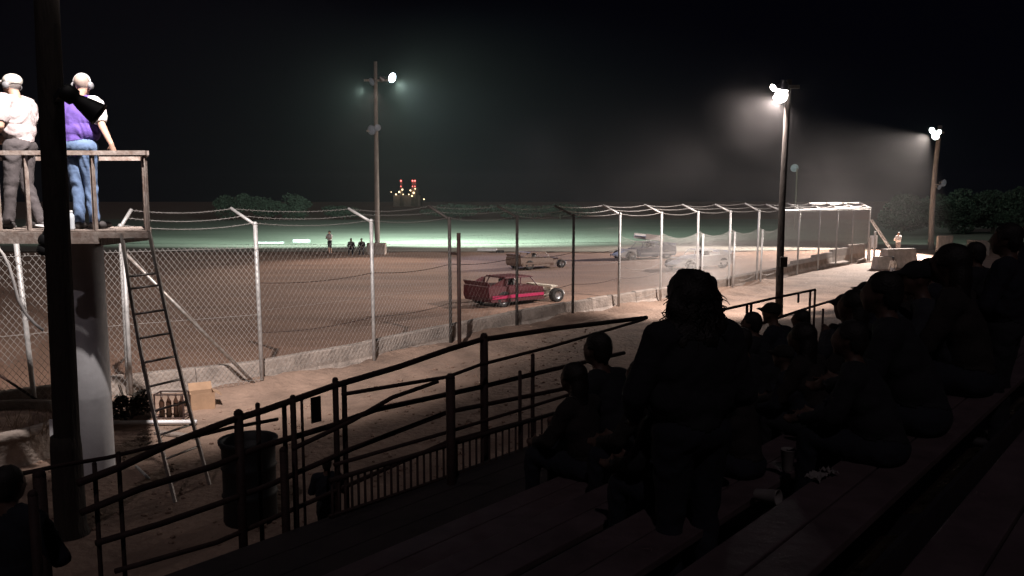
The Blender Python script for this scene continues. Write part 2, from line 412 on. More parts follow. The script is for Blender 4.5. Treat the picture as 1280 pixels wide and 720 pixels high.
# second lamp on the same pole washing the far grass to the left
M4 = Matrix.Translation(Vector((bi.x + .2, YI - .8, z1 - .5))) @ Vector((1, -10, -10.5)).to_track_quat('Z', 'Y').to_matrix().to_4x4()
spot(pi_, M4, .2, 5500, (1, .84, .74), 68, .7, .12)
M3 = Matrix.Translation(Vector((bi.x - .8, YI + .3, z1 - .5))) @ Vector((-5, 12, -2)).to_track_quat('Z', 'Y').to_matrix().to_4x4()
spot(pi_, M3, .2, 45000, (.70, 1, .86), 112, .6, .12)
# far right pole
YF = 55
pf = thing('light_pole', 'pale leaning wooden pole at the right with a cluster of small white floodlights', 'light pole')
bf = XY(1167, YF); pole(pf, (bf.x, YF, -.1), (bf.x + .15, YF, P(1170, 157, YF).z), .2, .14, M_POLEL, bend=-.12)
bm = B(); z1 = P(1165, 166, YF).z; bar(bm, (bf.x - .55, YF - .25, z1), (bf.x + .3, YF - .25, z1), .1, .12); obj('crossarm', bm, M_POLEL, pf)
bm = B(); z2 = P(1172, 231, YF).z; bar(bm, (bf.x - .1, YF - .25, z2), (bf.x + .55, YF - .25, z2), .1, .12); obj('crossarm', bm, M_POLEL, pf)
for px, py, am, ls, rr in ((1161, 164, (-5, -2, -2), M_LENSG, .22), (1165, 171, (-4, -4, -3), M_LENSG, .24), (1169, 166, (0, -5, -2), M_LENSG, .17), (1175, 229, (2, -5, -1), M_LENSD, .24), (1170, 234, (2, -4, -2), M_LENSD, .18)):
    q = P(px, py, YF) + Vector((0, -.45, 0)); h, M = flood(pf, q, q + Vector(am), rr, ls)
q = P(1162, 168, YF) + Vector((-.3, -.6, 0)); M = Matrix.Translation(q) @ Vector((-8, -4, -6.0)).to_track_quat('Z', 'Y').to_matrix().to_4x4()
spot(pf, M, .2, 68000, (1, .88, .80), 80, .5, .12)
M = Matrix.Translation(q + Vector((.6, .9, 0))) @ Vector((4, 14, -1)).to_track_quat('Z', 'Y').to_matrix().to_4x4()
spot(pf, M, .2, 2400, (.7, 1, .84), 120, .6, .12)
# little unlit-looking far lamps seen against the sky
for px, py, Y, lb in ((993, 210, 90, 'faint floodlight pole beyond the fence, right of the glaring lamp'), (51, 131, 60, 'tiny white lamp on a thin far pole behind the announcers')):
    t = thing('far_light_pole', lb, 'light pole'); p = P(px, py, Y); bm = B(); tube(bm, [(p.x + .3, Y, 0), (p.x + .3, Y, p.z)], .09, 8); obj('pole', bm, M_BARK, t)
    flood(t, p, p + Vector((-.2, -5, -1)), .42 if px > 900 else .16, M_LENSD if px > 900 else M_LENSG)
# power plant lights far off
pw = thing('distant_refinery', 'distant plant with two stacks, red lights on top and yellow lights below', 'plant')
YP = 420
for px in (501.5, 516, 519):
    bm = B(); p = P(px, 227, YP); tube(bm, [(p.x, YP, 0), (p.x, YP, p.z)], 1.0, 10, r_end=.6); st = obj('stack', bm, M_CONC, pw, True)
    bm = B(); bmesh.ops.create_icosphere(bm, subdivisions=2, radius=.42, matrix=Matrix.Translation(p + Vector((0, -1, .4)))); obj('red_light', bm, lens('red_beacon', (1, .14, .12), 5), st, True)
    bm = B(); bmesh.ops.create_icosphere(bm, subdivisions=2, radius=.25, matrix=Matrix.Translation(P(px, 233, YP) + Vector((0, -1.3, 0)))); obj('red_light', bm, lens('red_beacon', (1, .14, .12), 5), st, True)
bm = B(); p = P(508, 247, YP); box(bm, (p.x, YP + 6, 3), (14, 10, 6)); box(bm, (p.x + 4, YP + 6, 5), (4, 8, 10)); obj('plant_hall', bm, M_CONC, pw)
for px, py, r in ((495, 243, .5), (499, 240, .6), (503, 237, .55), (504, 243, .35), (513, 238, .5), (517, 241, .6), (515, 245, .5), (519, 236, .4), (530, 249, .45), (489, 240, .3), (511, 243, .4)):
    bm = B(); bmesh.ops.create_icosphere(bm, subdivisions=2, radius=r * .8, matrix=Matrix.Translation(P(px, py, YP - 1))); obj('yellow_light', bm, lens('sodium_light', (1, .74, .42), 3.5), pw, True)

# ------------------------------------------------------------------ announcer platform
plat = thing('announcer_platform', 'raised wooden announcer platform with white angle iron railing on a round column', 'platform')
YD0, YD1 = 9.15, 10.5
zd = P(60, 288, YD0).z
xr = P(187, 288, YD0).x; xl = -8.2
npk = 11; wpk = (YD1 - YD0) / npk
for k in range(npk):
    xe = xr - .62 * (k + .5) / npk; bm = B(); box(bm, ((xl + xe) / 2, YD0 + wpk * (k + .5), zd - .02), (xe - xl, wpk - .012, .04), bevel=.004); obj('deck_board', bm, M_DECK, plat)
bm = B(); xm = P(124, 288, YD0).x; box(bm, ((xl + xm) / 2, YD0 - .02, zd - .085), (xm - xl, .035, .13)); obj('edge_beam', bm, M_RAILW, plat)
bm = B(); box(bm, ((xr + xm) / 2, YD0 - .02, zd - .055), (xr - xm - .01, .04, .06)); obj('edge_beam', bm, M_RAILW, plat)
for x in (-7.4, -6.2, -5.3, -4.75):
    bm = B(); box(bm, (x, (YD0 + YD1) / 2, zd - .11), (.07, YD1 - YD0 - .06, .13)); obj('joist', bm, M_DECK, plat)
zr = P(60, 191, YD0).z
for (pa, ya), (pb, yb) in (((38, YD0), None or (38, YD0)), ((121, YD0), (121, YD0)), ((182, YD0), (186, YD0)), ((1, YD0), (1, YD0))):
    a = P(pb, 288, YD0 + .03); c = P(pa, 191, YD0 + .03); bm = B(); x0 = (a.x + c.x) / 2
    bar(bm, (a.x, YD0 + .03, zd), (a.x, YD0 + .03, zr), .055, .012); bar(bm, (a.x - .024, YD0 + .055, zd), (a.x - .024, YD0 + .055, zr), .012, .055)
    obj('rail_post', bm, M_RAILW, plat)
for y, z, xe in ((YD0 + .01, zr, xr), (YD1 - .05, zr, xr - .62)):
    nm = 'top_rail'; bm = B(); bar(bm, (xl, y, z), (xe, y, z), .05, .05); obj(nm, bm, M_RAILW, plat)
bm = B(); bar(bm, (xr - .01, YD0 + .04, zr + .001), (xr - .62, YD1 - .08, zr + .001), .05, .05); obj('top_rail', bm, M_RAILW, plat)
for x in (xr - .62, -7):
    bm = B(); bar(bm, (x, YD1 - .05, zd), (x, YD1 - .05, zr), .05, .05); obj('rail_post', bm, M_RAILW, plat)
xc = XY(98, 9.85).x
bm = B(); lathe(bm, [(.001, zd - .18), (.245, zd - .18), (.245, 2.1), (.247, 2.08), (.245, 2.06), (.245, 1.0), (.247, .98), (.245, .96), (.245, -.05)], Matrix.Translation((xc, 9.85, 0)), 48); obj('column', bm, M_PIPE, plat, True)
for x in (-7.6,):
    bm = B(); lathe(bm, [(.001, zd - .18), (.245, zd - .18), (.245, -.05)], Matrix.Translation((x, 9.85, 0)), 32); obj('column', bm, M_PIPE, plat, True)

# ladder
lad = thing('aluminium_ladder', 'dented aluminium ladder leaning from the sandy ground up to the platform', 'ladder')
top_l, top_r = P(152, 292, 9.1), P(186, 288, 9.15); bot_l, bot_r = G(219, 628), G(262, 606)
def lad_curve(a, b, bow):
    return [a.lerp(b, t / 10) + Vector((bow * math.sin(math.pi * t / 10), 0, 0)) for t in range(11)]
ll = lad_curve(top_l, bot_l, -.05); lr = lad_curve(top_r, bot_r, -.03)
for pts in (ll, lr):
    bm = B()
    tube(bm, pts, .017, 4, sq=True); obj('side_rail', bm, M_ALU, lad)
for t in [0.02, .16, .205, .3, .39, .48, .57, .66, .75, .84, .93]:
    f = t * 10; k = min(9, int(f)); a = ll[k].lerp(ll[k + 1], f - k); b = lr[k].lerp(lr[k + 1], f - k)
    bm = B(); tube(bm, [a, b], .014, 8); obj('rung', bm, M_ALU, lad, True)

# cable hanging off the platform
bm = B(); tube(bm, [P(-6, 305, 9.0), P(4, 318, 9.0), P(11, 332, 9.0), P(17, 352, 9.0), P(23, 375, 9.0), P(33, 393, 9.0), P(44, 405, 9.0), P(54, 413, 9.0)], .017, 8)
tag(obj('white_cable', bm, mat('white_cable', (.75, .72, .7), .5), smooth=True), 'white cable curling down from the edge of the announcer platform', 'cable')
# dark bag hanging off deck edge
bm = B(); c = P(62, 303, 8.95)
for dx, dz, r, sx in ((-.03, .02, .09, 1.1), (-.08, -.08, .07, 1), (.05, .09, .09, 1.4)):
    bmesh.ops.create_uvsphere(bm, u_segments=14, v_segments=10, radius=r, matrix=Matrix.Translation(c + Vector((dx, 0, dz))) @ Matrix.Diagonal((sx, .6, 1, 1)))
tag(obj('hanging_bag', bm, M_BLACK, smooth=True), 'soft black bag drooping over the platform edge beside the black pole', 'bag')
# horn speaker on left pole
hs = thing('horn_speaker', 'long black horn loudspeaker fixed to the black pole, in front of the purple shirt', 'loudspeaker')
a = P(78, 112, 7.8); b = P(122, 142, 7.9)
q = (b - a).to_track_quat('Z', 'Y').to_matrix().to_4x4()
bm = B(); lathe(bm, [(.001, -.02), (.07, 0), (.085, .03), (.085, .12), (.055, .14), (.075, .2), (.1, .3), (.115, .37), (.12, .38), (.1, .36), (.03, .2)], Matrix.Translation(a) @ q, 18); obj('horn', bm, M_BLACK, hs, True)
bm = B(); bar(bm, a + Vector((0, 0, -.0)), a + Vector((-.12, .05, -.12)), .05, .05); obj('bracket', bm, M_BLACK, hs)

# ------------------------------------------------------------------ things on the ground by the platform
def open_box(label):
    t = thing('cardboard_box', label, 'box', G(253, 512), R(28))
    bm = B()
    w, d, h = .36, .30, .30
    for c, s in (((0, 0, .006), (w, d, .008)), ((0, -d / 2, h / 2), (w, .008, h)), ((0, d / 2, h / 2), (w, .008, h)), ((-w / 2, 0, h / 2 + .001), (.008, d - .01, h)), ((w / 2, 0, h / 2 + .001), (.008, d - .01, h))): box(bm, c, s)
    obj('carton', bm, M_CARD, t)
    for c, rx, ry, s in (((0, d / 2 + .05, h + .05), R(40), 0, (w, .006, .15)), ((-w / 2 - .05, 0, h + .03), 0, R(55), (.006, d, .14)), ((w / 2 + .05, 0, h - .02), 0, R(-120), (.006, d, .14))):
        bm = B(); box(bm, c, s, Matrix.Rotation(-rx, 4, 'X') @ Matrix.Rotation(-ry, 4, 'Y')); obj('flap', bm, M_CARD, t)
open_box('open brown cardboard box standing on the sand by the foot of the wall')
st = thing('bottle_crate', 'small wire rack of dark bottles on the sand behind the ladder', 'rack', G(216, 524))
bm = B()
for x in (-.22, .22):
    for y in (-.12, .12): tube(bm, [(x, y, 0), (x, y, .42)], .012, 6)
for z in (.05, .42):
    for y in (-.12, .12): tube(bm, [(-.22, y, z), (.22, y, z)], .012, 6)
    for x in (-.22, .22): tube(bm, [(x, -.12, z), (x, .12, z)], .012, 6)
obj('wire_frame', bm, M_RAILD, st)
for x in (-.15, -.05, .05, .15):
    bm = B(); lathe(bm, [(.001, .07), (.04, .07), (.04, .28), (.015, .34), (.015, .40), (.001, .40)], Matrix.Translation((x, random.uniform(-.05, .05), 0)), 12); obj('bottle', bm, mat('brown_glass', (.06, .03, .02), .25), st, True)
bm = B(); tube(bm, [G(133, 533) + Vector((0, 0, .06)), G(246, 532) + Vector((0, 0, .06))], .03, 10)
tag(obj('loose_pipe', bm, M_PIPE, smooth=True), 'white plastic pipe lying on the sand beside the platform column', 'pipe')
bm = B(); bar(bm, G(196, 540, .03), G(247, 546, .03), .12, .03); tag(obj('wooden_plank', bm, M_DECK), 'short pale plank lying on the sand under the ladder', 'plank')
bm = B(); tube(bm, [G(170, 583, .02), G(186, 598, .02)], .018, 8); tag(obj('short_rod', bm, M_GALV, smooth=True), 'short pale rod lying on the sand behind the railing', 'rod')
ring = thing('concrete_ring', 'low pale concrete ring filled with earth at the left edge, behind the railing', 'ring', (XY(-38, 10.6).x, 10.6, 0))
bm = B(); lathe(bm, [(1.02, -.05), (1.02, .36), (1.05, .38), (1.05, .46), (1.03, .48), (.93, .48), (.91, .46), (.91, .2)], Matrix.Identity(4), 48); obj('ring', bm, M_CONC, ring, True)
bm = B(); lathe(bm, [(.908, .36), (.5, .43), (.001, .45)], Matrix.Identity(4), 32); obj('earth_fill', bm, M_SAND, ring, True)
bm = B(); c = G(69, 582); box(bm, (c.x, c.y, .3), (.07, .03, .62)); tag(obj('white_board', bm, M_PIPE), 'narrow white board standing upright behind the black pole', 'board')
for k in range(7):
    a = G(random.uniform(5, 60), 535, .2)
# dark shrub at column foot
def foliage(name, c, rad, n, leaf, m, parent=None, clumps=9, flat=.8, seed=1):
    rnd = random.Random(seed); bm = B(); cl = []
    for i in range(clumps):
        d = Vector((rnd.gauss(0, 1), rnd.gauss(0, 1), rnd.gauss(0, 1))).normalized() * rnd.uniform(.25, .75)
        cl.append((Vector((d.x * rad[0], d.y * rad[1], d.z * rad[2])), rnd.uniform(.22, .5)))
    for i in range(n):
        cc, cr = rnd.choice(cl); d = Vector((rnd.gauss(0, 1), rnd.gauss(0, 1), rnd.gauss(0, 1))).normalized() * rnd.uniform(.55, 1.08) ** .6 * cr
        p = Vector(c) + cc + Vector((d.x * rad[0], d.y * rad[1], d.z * rad[2]))
        if p.z < .03: continue
        a, b_, _ = frame_of(Vector((rnd.gauss(0, 1), rnd.gauss(0, 1), rnd.gauss(0, 1) + .3)))
        s = leaf * rnd.uniform(.6, 1.4); ang = rnd.uniform(0, 6.28); u = a * math.cos(ang) + b_ * math.sin(ang); w = a * -math.sin(ang) + b_ * math.cos(ang)
        vs = [bm.verts.new(p + u * s), bm.verts.new(p + w * s * .45), bm.verts.new(p - u * s * .8), bm.verts.new(p - w * s * .45)]
        bm.faces.new(vs)
    me = bpy.data.meshes.new(name); bm.to_mesh(me); bm.free(); me.materials.append(m); o = bpy.data.objects.new(name, me); return link(o, parent)
ws = thing('dry_shrub', 'dark tangled shrub against the wall beside the platform column', 'shrub', (0, 0, 0))
c = G(168, 525); foliage('foliage', (c.x - .05, c.y, .3), (.42, .3, .36), 1500, .035, mat('dark_dry_leaves', (.03, .025, .02), .9), ws, seed=3)
bm = B()
for k in range(9): tube(bm, [(c.x - .05, c.y, 0), (c.x - .05 + random.uniform(-.3, .3), c.y + random.uniform(-.15, .15), random.uniform(.3, .6))], .008, 5)
obj('stems', bm, M_BARK, ws)
bm = B(); c = G(40, 545)
for k in range(60):
    a = Vector((XY(random.uniform(-20, 60), 10.4).x, 10.35 + random.uniform(-.3, .3), .38)); tube(bm, [a, a + Vector((random.uniform(-.12, .12), random.uniform(-.1, .1), random.uniform(.1, .3)))], .006, 4, r_end=.002)
tag(obj('dead_weeds', bm, mat('dry_straw', (.22, .15, .1), .9)), 'dead weeds sprouting from the earth inside the concrete ring', 'weeds', kind='stuff')

# ------------------------------------------------------------------ dark railings of the grandstand front
rail = thing('stand_railing', 'dark rusty pipe railing sloping along the front of the grandstand, with a small sign', 'railing')
def rline(pts, s, r, nm='rail'):
    bm = B(); pp = [RW(x, y, s) for x, y in pts]; tube(bm, pp, r, 8); return obj(nm, bm, M_RAILD, rail, True)
rline([(97, 604), (150, 584), (210, 556), (287, 526), (330, 513), (415, 483), (500, 458), (560, 437), (600, 425), (700, 410), (808, 397)], 5.5, .028)
rline([(18, 594), (75, 582), (135, 572), (287, 535), (347, 524)], 5.7, .015)
rline([(101, 641), (175, 611), (269, 582), (325, 559), (415, 532), (470, 512), (540, 497), (600, 484), (690, 462), (780, 441)], 5.5, .026)
rline([(428, 493), (560, 471), (600, 456), (690, 433), (806, 399)], 5.35, .018)
rline([(366, 561), (440, 526), (490, 497), (547, 477)], 5.3, .02)
rline([(120, 679), (200, 655), (269, 631), (330, 609), (440, 561), (560, 515), (690, 489), (780, 470)], 5.5, .024)
rline([(144, 714), (271, 678), (400, 622), (560, 552), (680, 520), (770, 496)], 5.5, .02)
rline([(418, 581), (560, 540), (690, 500), (760, 478)], 5.2, .018)
def rpost(px, y0, s, r, zb=0.0, m=None):
    a = RW(px, y0, s); bm = B(); tube(bm, [a, (a.x, a.y, zb)], r, 8, sq=False)
    bmesh.ops.create_uvsphere(bm, u_segments=10, v_segments=6, radius=r * 1.02, matrix=Matrix.Translation(a)); return obj('post', bm, m or M_RAILD, rail, True)
for px, y0, s, r in ((298, 517, 5.5, .036), (322, 506, 5.7, .02), (355, 503, 5.55, .02), (366, 497, 5.4, .024), (377, 498, 5.7, .013), (419, 475, 5.5, .026), (430, 481, 5.6, .024), (563, 472, 5.0, .042), (605, 421, 5.5, .042),
                    (118, 580, 5.55, .016), (148, 567, 5.55, .016), (354, 563, 5.3, .03), (49, 594, 5.5, .04), (41, 618, 5.3, .03), (666, 444, 5.5, .022), (650, 465, 5.2, .018)):
    rpost(px, y0, s, r)
sg = RW(395, 512, 5.42); bm = B(); box(bm, sg, (.095, .012, .215), math.atan2(RV.y, RV.x), bevel=.003); o = obj('sign_plate', bm, M_BLACK, rail); o['label'] = 'small dark upright sign plate hanging on the railing'
# further stretch of the railing beyond the crowd
rail2 = thing('far_stand_railing', 'thin dark railing beyond the seated crowd, below the glaring floodlight pole', 'railing')
def r2(pts, r):
    bm = B(); tube(bm, [RW(x, y, 5.5) for x, y in pts], r, 8); obj('rail', bm, M_RAILD, rail2, True)
r2([(900, 388), (940, 379), (975, 371), (1019, 362)], .022); r2([(905, 414), (960, 402), (1000, 388), (1046, 374)], .024)
for px, y in ((934, 380), (939, 379), (1013, 363), (1019, 362), (1029, 386)):
    a = RW(px, y, 5.5); bm = B(); tube(bm, [a, (a.x, a.y, 0)], .022, 8); obj('post', bm, M_RAILD, rail2, True)
sg = RW(998, 372, 5.45); bm = B(); box(bm, sg, (.06, .02, .18), math.atan2(RV.y, RV.x), bevel=.005); obj('hanging_tag', bm, M_BLACK, rail2)
# picket gate
pk = thing('picket_railing', 'low dark picket railing guarding the walkway edge under the sloping rails', 'railing')
S0 = 5.15
def pick(px): # top and bottom picture rows of the picket panel at a column
    return 600 - (px - 415) * .30, 705 - (px - 415) * .375
px = 415.0
while px < 690:
    yt, yb = pick(px); a = RW(px, yt, S0); b = RW(px, yb, S0); bm = B(); tube(bm, [a, (a.x, a.y, b.z)], .0115, 6); obj('picket', bm, M_RAILD, pk, True); px += 8.2
for f in (0.0, .42, .60, 1.0):
    bm = B(); tube(bm, [RW(412, pick(412)[0] + (pick(412)[1] - pick(412)[0]) * f, S0), RW(692, pick(692)[0] + (pick(692)[1] - pick(692)[0]) * f, S0)], .022 if f in (0, 1) else .014, 8); obj('rail', bm, M_RAILD, pk, True)

# ------------------------------------------------------------------ bleachers and walkway
ble = thing('bleachers', 'dark stepped bleacher planks running down towards the walkway and railing', 'bleachers')
def rowc(k): return .62 + .75 * k, CAM_H - (1.09 + .25 * k)       # far edge distance and seat height
ROT = math.atan2(RV.y, RV.x)
def slab(s0, s1, z0, z1, t0, t1, m, nm, par, bev=.006):
    c = NV * ((s0 + s1) / 2) + RV * ((t0 + t1) / 2); bm = B(); box(bm, (c.x, c.y, (z0 + z1) / 2), (t1 - t0, abs(s1 - s0), z1 - z0), ROT, bevel=bev); return obj(nm, bm, m, par)
for k in range(-2, 5):
    sf, zs = rowc(k)
    for t0, t1 in ((-2.0, 2.4), (2.405, 6.8), (6.805, 11.2), (11.205, 15.6), (15.605, 20)):
        if k == -2 and t0 > 3: continue
        slab(sf - .175, sf, zs - .04, zs, t0, t1, M_PLANK, 'seat_plank', ble)
        slab(sf - .36, sf - .185, zs - .04, zs, t0, t1, M_PLANK, 'seat_plank', ble)
        slab(sf - .74, sf - .42, zs - .46, zs - .42, t0, t1, M_PLANK, 'foot_board', ble)
        slab(sf - .415, sf - .39, zs - .46, zs - .18, t0, t1, M_STEELD, 'riser_board', ble, 0)
    for t in [-1.9 + 2.2 * i for i in range(10)]:
        slab(sf - .33, sf - .04, zs - .09, zs - .042, t, t + .06, M_STEELD, 'seat_bracket', ble, 0)
for t in [-1.9 + 2.2 * i for i in range(10)]:
    bm = B(); a = NV * (-1.0) + RV * (t + .1); b = NV * 4.0 + RV * (t + .1)
    bar(bm, (a.x, a.y, CAM_H - 1.09 + .54 - .55), (b.x, b.y, CAM_H - 2.24 - .55), .06, .1); obj('frame_beam', bm, M_STEELD, ble)
    for s in (-.4, 1.2, 2.6, 3.7):
        c = NV * s + RV * (t + .1); bm = B(); bar(bm, (c.x, c.y, 0), (c.x, c.y, CAM_H - 1.09 - .25 * (s - .62) / .75 - .6), .06, .06); obj('frame_leg', bm, M_STEELD, ble)
walk = thing('walkway', 'dark plank walkway between the lowest seat row and the railing', 'walkway')
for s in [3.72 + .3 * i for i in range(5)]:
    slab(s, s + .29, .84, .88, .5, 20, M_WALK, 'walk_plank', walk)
for t in [1 + 2.4 * i for i in range(8)]:
    slab(3.75, 5.2, .74, .838, t, t + .08, M_STEELD, 'joist', walk, 0)
    for s in (3.85, 5.1):
        c = NV * s + RV * (t + .04); bm = B(); bar(bm, (c.x, c.y, 0), (c.x, c.y, .738), .07, .07); obj('support_leg', bm, M_STEELD, walk)
# litter
def paper(px, py, k, w, label, rz):
    sf, zs = rowc(k); p = G(px, py, zs); bm = B()
    n = 6
    g = [[bm.verts.new((w * (i / n - .5), w * .7 * (j / n - .5), .006 + random.uniform(0, .012) + .02 * abs(math.sin(i * 1.3 + j)))) for j in range(n + 1)] for i in range(n + 1)]
    for i in range(n):
        for j in range(n): bm.faces.new((g[i][j], g[i + 1][j], g[i + 1][j + 1], g[i][j + 1]))
    o = obj('paper_tray', bm, M_PAPER); o.location = p; o.rotation_euler = (0, 0, rz); tag(o, label, 'litter'); return o
paper(1020, 600, 1, .11, 'crumpled white paper lying on the edge of the second bleacher plank', ROT)
paper(1036, 594, 1, .08, 'small scrap of pale paper beside the crumpled one on the plank', ROT + 1)

def cup(px, py, k, label, tilt):
    sf, zs = rowc(k); p = G(px, py, zs); bm = B(); lathe(bm, [(.001, 0), (.028, 0), (.03, .004), (.042, .125), (.045, .128), (.042, .131), (.038, .12), (.001, .05)], Matrix.Rotation(tilt, 4, 'X'), 18)
    o = obj('paper_cup', bm, M_PAPER, None, True); o.location = p + Vector((0, 0, .045 if tilt else 0)); o.rotation_euler = (0, 0, .8); tag(o, label, 'cup')
cup(984, 588, 2, 'pale paper cup standing on a plank beside the crumpled paper', 0)
cup(944, 628, 2, 'pale paper cup tipped over on a plank, left of the standing cup', R(84))
# barrel
tb = thing('trash_barrel', 'black steel trash barrel standing on the ground behind the first railing post', 'barrel', (XY(299, 8.3).x, 8.3, 0))
bm = B(); lathe(bm, [(.001, 0), (.27, 0), (.28, .02), (.275, .28), (.29, .30), (.275, .32), (.275, .58), (.29, .60), (.275, .62), (.28, .86), (.295, .88), (.27, .88), (.26, .80), (.001, .6)], Matrix.Identity(4), 28); obj('drum', bm, M_BLACK, tb, True)
bm = B(); lathe(bm, [(.285, .82), (.305, .86), (.31, .895), (.285, .90), (.262, .885), (.25, .7)], Matrix.Identity(4), 28); obj('liner_bag', bm, M_BLACK, tb, True)

# ------------------------------------------------------------------ race cars
def wheel(par, x, y, r=.34, w=.26):
    M = Matrix.Translation((x, y, r)) @ Matrix.Rotation(math.pi / 2, 4, 'X')
    bm = B(); lathe(bm, [(r * .55, -w / 2), (r * .92, -w / 2), (r, -w / 2 + .03), (r, w / 2 - .03), (r * .92, w / 2), (r * .55, w / 2), (r * .55, -w / 2)], M, 20); t = obj('wheel', bm, M_RUBBER, par, True)
    bm = B(); lathe(bm, [(.001, -w * .3), (r * .15, -w * .35), (r * .5, -w * .25), (r * .56, -w / 2 - .003), (r * .56, w / 2 + .003), (r * .5, w * .25), (r * .15, w * .35), (.001, w * .3)], M, 16); obj('rim', bm, M_HOUS, t, True)
def race_car(loc, heading, label, cb, cn, cr, wing=False, scale=1.0):
    t = thing('race_car', label, 'race car', loc, heading, 'race cars on the dirt track'); t.scale = (scale, scale, scale * .86)
    mb = mat('paint_%s' % cb[0], cb[1], (.5), 0, .25, 2.2, .1, col2=tuple((.85 * a + .15 * b) for a, b in zip(cb[1], (.12, .08, .06)))); mn = mat('paint_%s' % cn[0], cn[1], .5, 0, .2, 2.2, .1, col2=tuple(.85 * a + .15 * b for a, b in zip(cn[1], (.3, .22, .17)))); mr = mat('paint_%s' % cr[0], cr[1], .35, 0, .2, 2.5)
    bm = B(); prism(bm, [(-2.0, .28), (.75, .22), (.75, .80), (.55, .86), (-.2, .92), (-1.9, 1.0), (-2.12, .98), (-2.1, .5)], -.88, .88, inset=.07); o = obj('body', bm, mb, t)
    bm = B(); prism(bm, [(-1.98, .42), (.72, .42), (.72, .55), (-1.98, .58)], -.895, -.875); prism(bm, [(-1.98, .42), (.72, .42), (.72, .55), (-1.98, .58)], .875, .895); obj('side_stripe', bm, mr, t)
    bm = B(); prism(bm, [(.78, .22), (1.95, .22), (2.2, .30), (2.18, .42), (1.7, .62), (.78, .78)], -.46, .46, inset=.05); obj('nose', bm, mn, t)
    bm = B(); prism(bm, [(1.25, .70), (1.55, .72), (1.6, .80), (1.2, .82)], -.80, .80); bmesh.ops.bevel(bm, geom=list(bm.edges), offset=.015, segments=1, affect='EDGES'); obj('front_visor', bm, mn, t)
    bm = B(); tube(bm, [(2.25, -.5, .25), (2.38, -.3, .42), (2.38, .3, .42), (2.25, .5, .25)], .03, 8); tube(bm, [(2.0, .3, .3), (2.38, .3, .42)], .025, 6); tube(bm, [(2.0, -.3, .3), (2.38, -.3, .42)], .025, 6); obj('front_bumper', bm, M_GALV, t, True)
    for y in (-.66, .66):
        for (x0, z0, x1, z1) in ((.62, .8, .22, 1.30), (-.35, .9, -.3, 1.30), (-1.1, .95, -.95, 1.30)):
            bm = B(); tube(bm, [(x0, y, z0), (x1, y * .9, z1)], .025, 6); obj('cage_bar', bm, mb, t)
    bm = B(); prism(bm, [(-1.15, 1.30), (.3, 1.29), (.34, 1.31), (.2, 1.36), (-1.1, 1.37)], -.66, .66, inset=.06); obj('roof', bm, mb, t)
    for y in (-.69, .69):
        bm = B(); prism(bm, [(-1.95, .99), (-1.15, .94), (-1.1, 1.295), (-1.3, 1.29)], y - .01, y + .01); obj('sail_panel', bm, mb, t)
    bm = B(); box(bm, (-2.1, 0, 1.12), (.03, 1.6, .22), Matrix.Rotation(R(-25), 4, 'Y')); obj('spoiler', bm, mb, t)
    bm = B(); box(bm, (-.55, 0, .98), (.5, .5, .5), bevel=.08); bmesh.ops.create_uvsphere(bm, u_segments=12, v_segments=8, radius=.14, matrix=Matrix.Translation((-.35, .1, 1.13))); obj('driver_seat', bm, M_BLACK, t, True)
    if wing:
        bm = B(); box(bm, (-.4, 0, 1.72), (1.3, 1.5, .05), Matrix.Rotation(R(-8), 4, 'Y'))
        for y in (-.76, .76): box(bm, (-.4, y, 1.72), (1.4, .03, .42), Matrix.Rotation(R(-8), 4, 'Y'))
        for y in (-.3, .3): tube(bm, [(-.4, y, 1.3), (-.4, y, 1.7)], .025, 6)
        obj('wing', bm, mn, t)
    for x in (-1.35, 1.45):
        for y in (-.80, .80): wheel(t, x, y * (1.08 if x > 0 else .93), .34 if x > 0 else .37)
    return t
RED = ('dark_red', (.065, .004, .010)); CRM = ('cream', (.68, .62, .52)); PNK = ('pink', (.42, .03, .10)); WHT = ('white', (.8, .78, .76)); BLU = ('navy', (.04, .055, .10)); TAN = ('tan', (.20, .135, .105)); GRY = ('grey', (.35, .36, .4))
c = G(642, 384); race_car((c.x + .1, c.y + .9, .03), R(40), 'dark red race car with a cream nose and pink stripe, nearest to the fence', RED, CRM, PNK, scale=.8)
c = G(672, 337); race_car((c.x, c.y + .6, .03), R(38), 'dusty tan race car farther out, behind the dark red one', TAN, TAN, TAN, scale=.72)
c = G(806, 325); race_car((c.x, c.y + .6, .03), R(202), 'dark blue race car with a pale top wing in the dust', BLU, WHT, GRY, wing=True, scale=.85)
c = G(872, 336); race_car((c.x, c.y, .03), R(212), 'bright white race car in the dust behind the tall white post', WHT, WHT, WHT, scale=.82)

# ------------------------------------------------------------------ infield and far-end bits
def jersey(px, py, L, H, rz, label, m=None, name='concrete_barrier', Wd=.5):
    c = G(px, py); bm = B(); prism(bm, [(-L / 2, 0), (L / 2, 0), (L / 2, H), (-L / 2, H)], -Wd / 2, Wd / 2, inset=Wd * .22); bmesh.ops.bevel(bm, geom=list(bm.edges), offset=.02, segments=1, affect='EDGES')
    o = obj(name, bm, m or M_PIPE); o.location = c; o.rotation_euler = (0, 0, rz); return tag(o, label, 'barrier')
jersey(338, 306, 2.0, .22, .1, 'low white barrier lying at the infield edge, left of the other one')
jersey(377, 304.5, 1.3, .32, -.1, 'short white barrier in the infield, left of the man in the white shirt')
jersey(609, 315, 1.3, .22, 0, 'small white block on the pale verge, right of the infield pole')
jersey(625, 316, .5, .16, .2, 'tiny dark block beside the small white block on the verge', M_BLACK)
jersey(471, 318.5, 1.15, .75, 0, 'pale concrete block standing at the foot of the infield pole', M_CONC, Wd=.9)
jersey(1122, 334, 1.9, .95, R(20), 'big pale concrete block by the end of the fence', M_CONC, Wd=.8)
jersey(1104, 336, 1.0, .62, R(12), 'lower pale concrete block left of the big one at the fence end', M_CONC, Wd=.6)
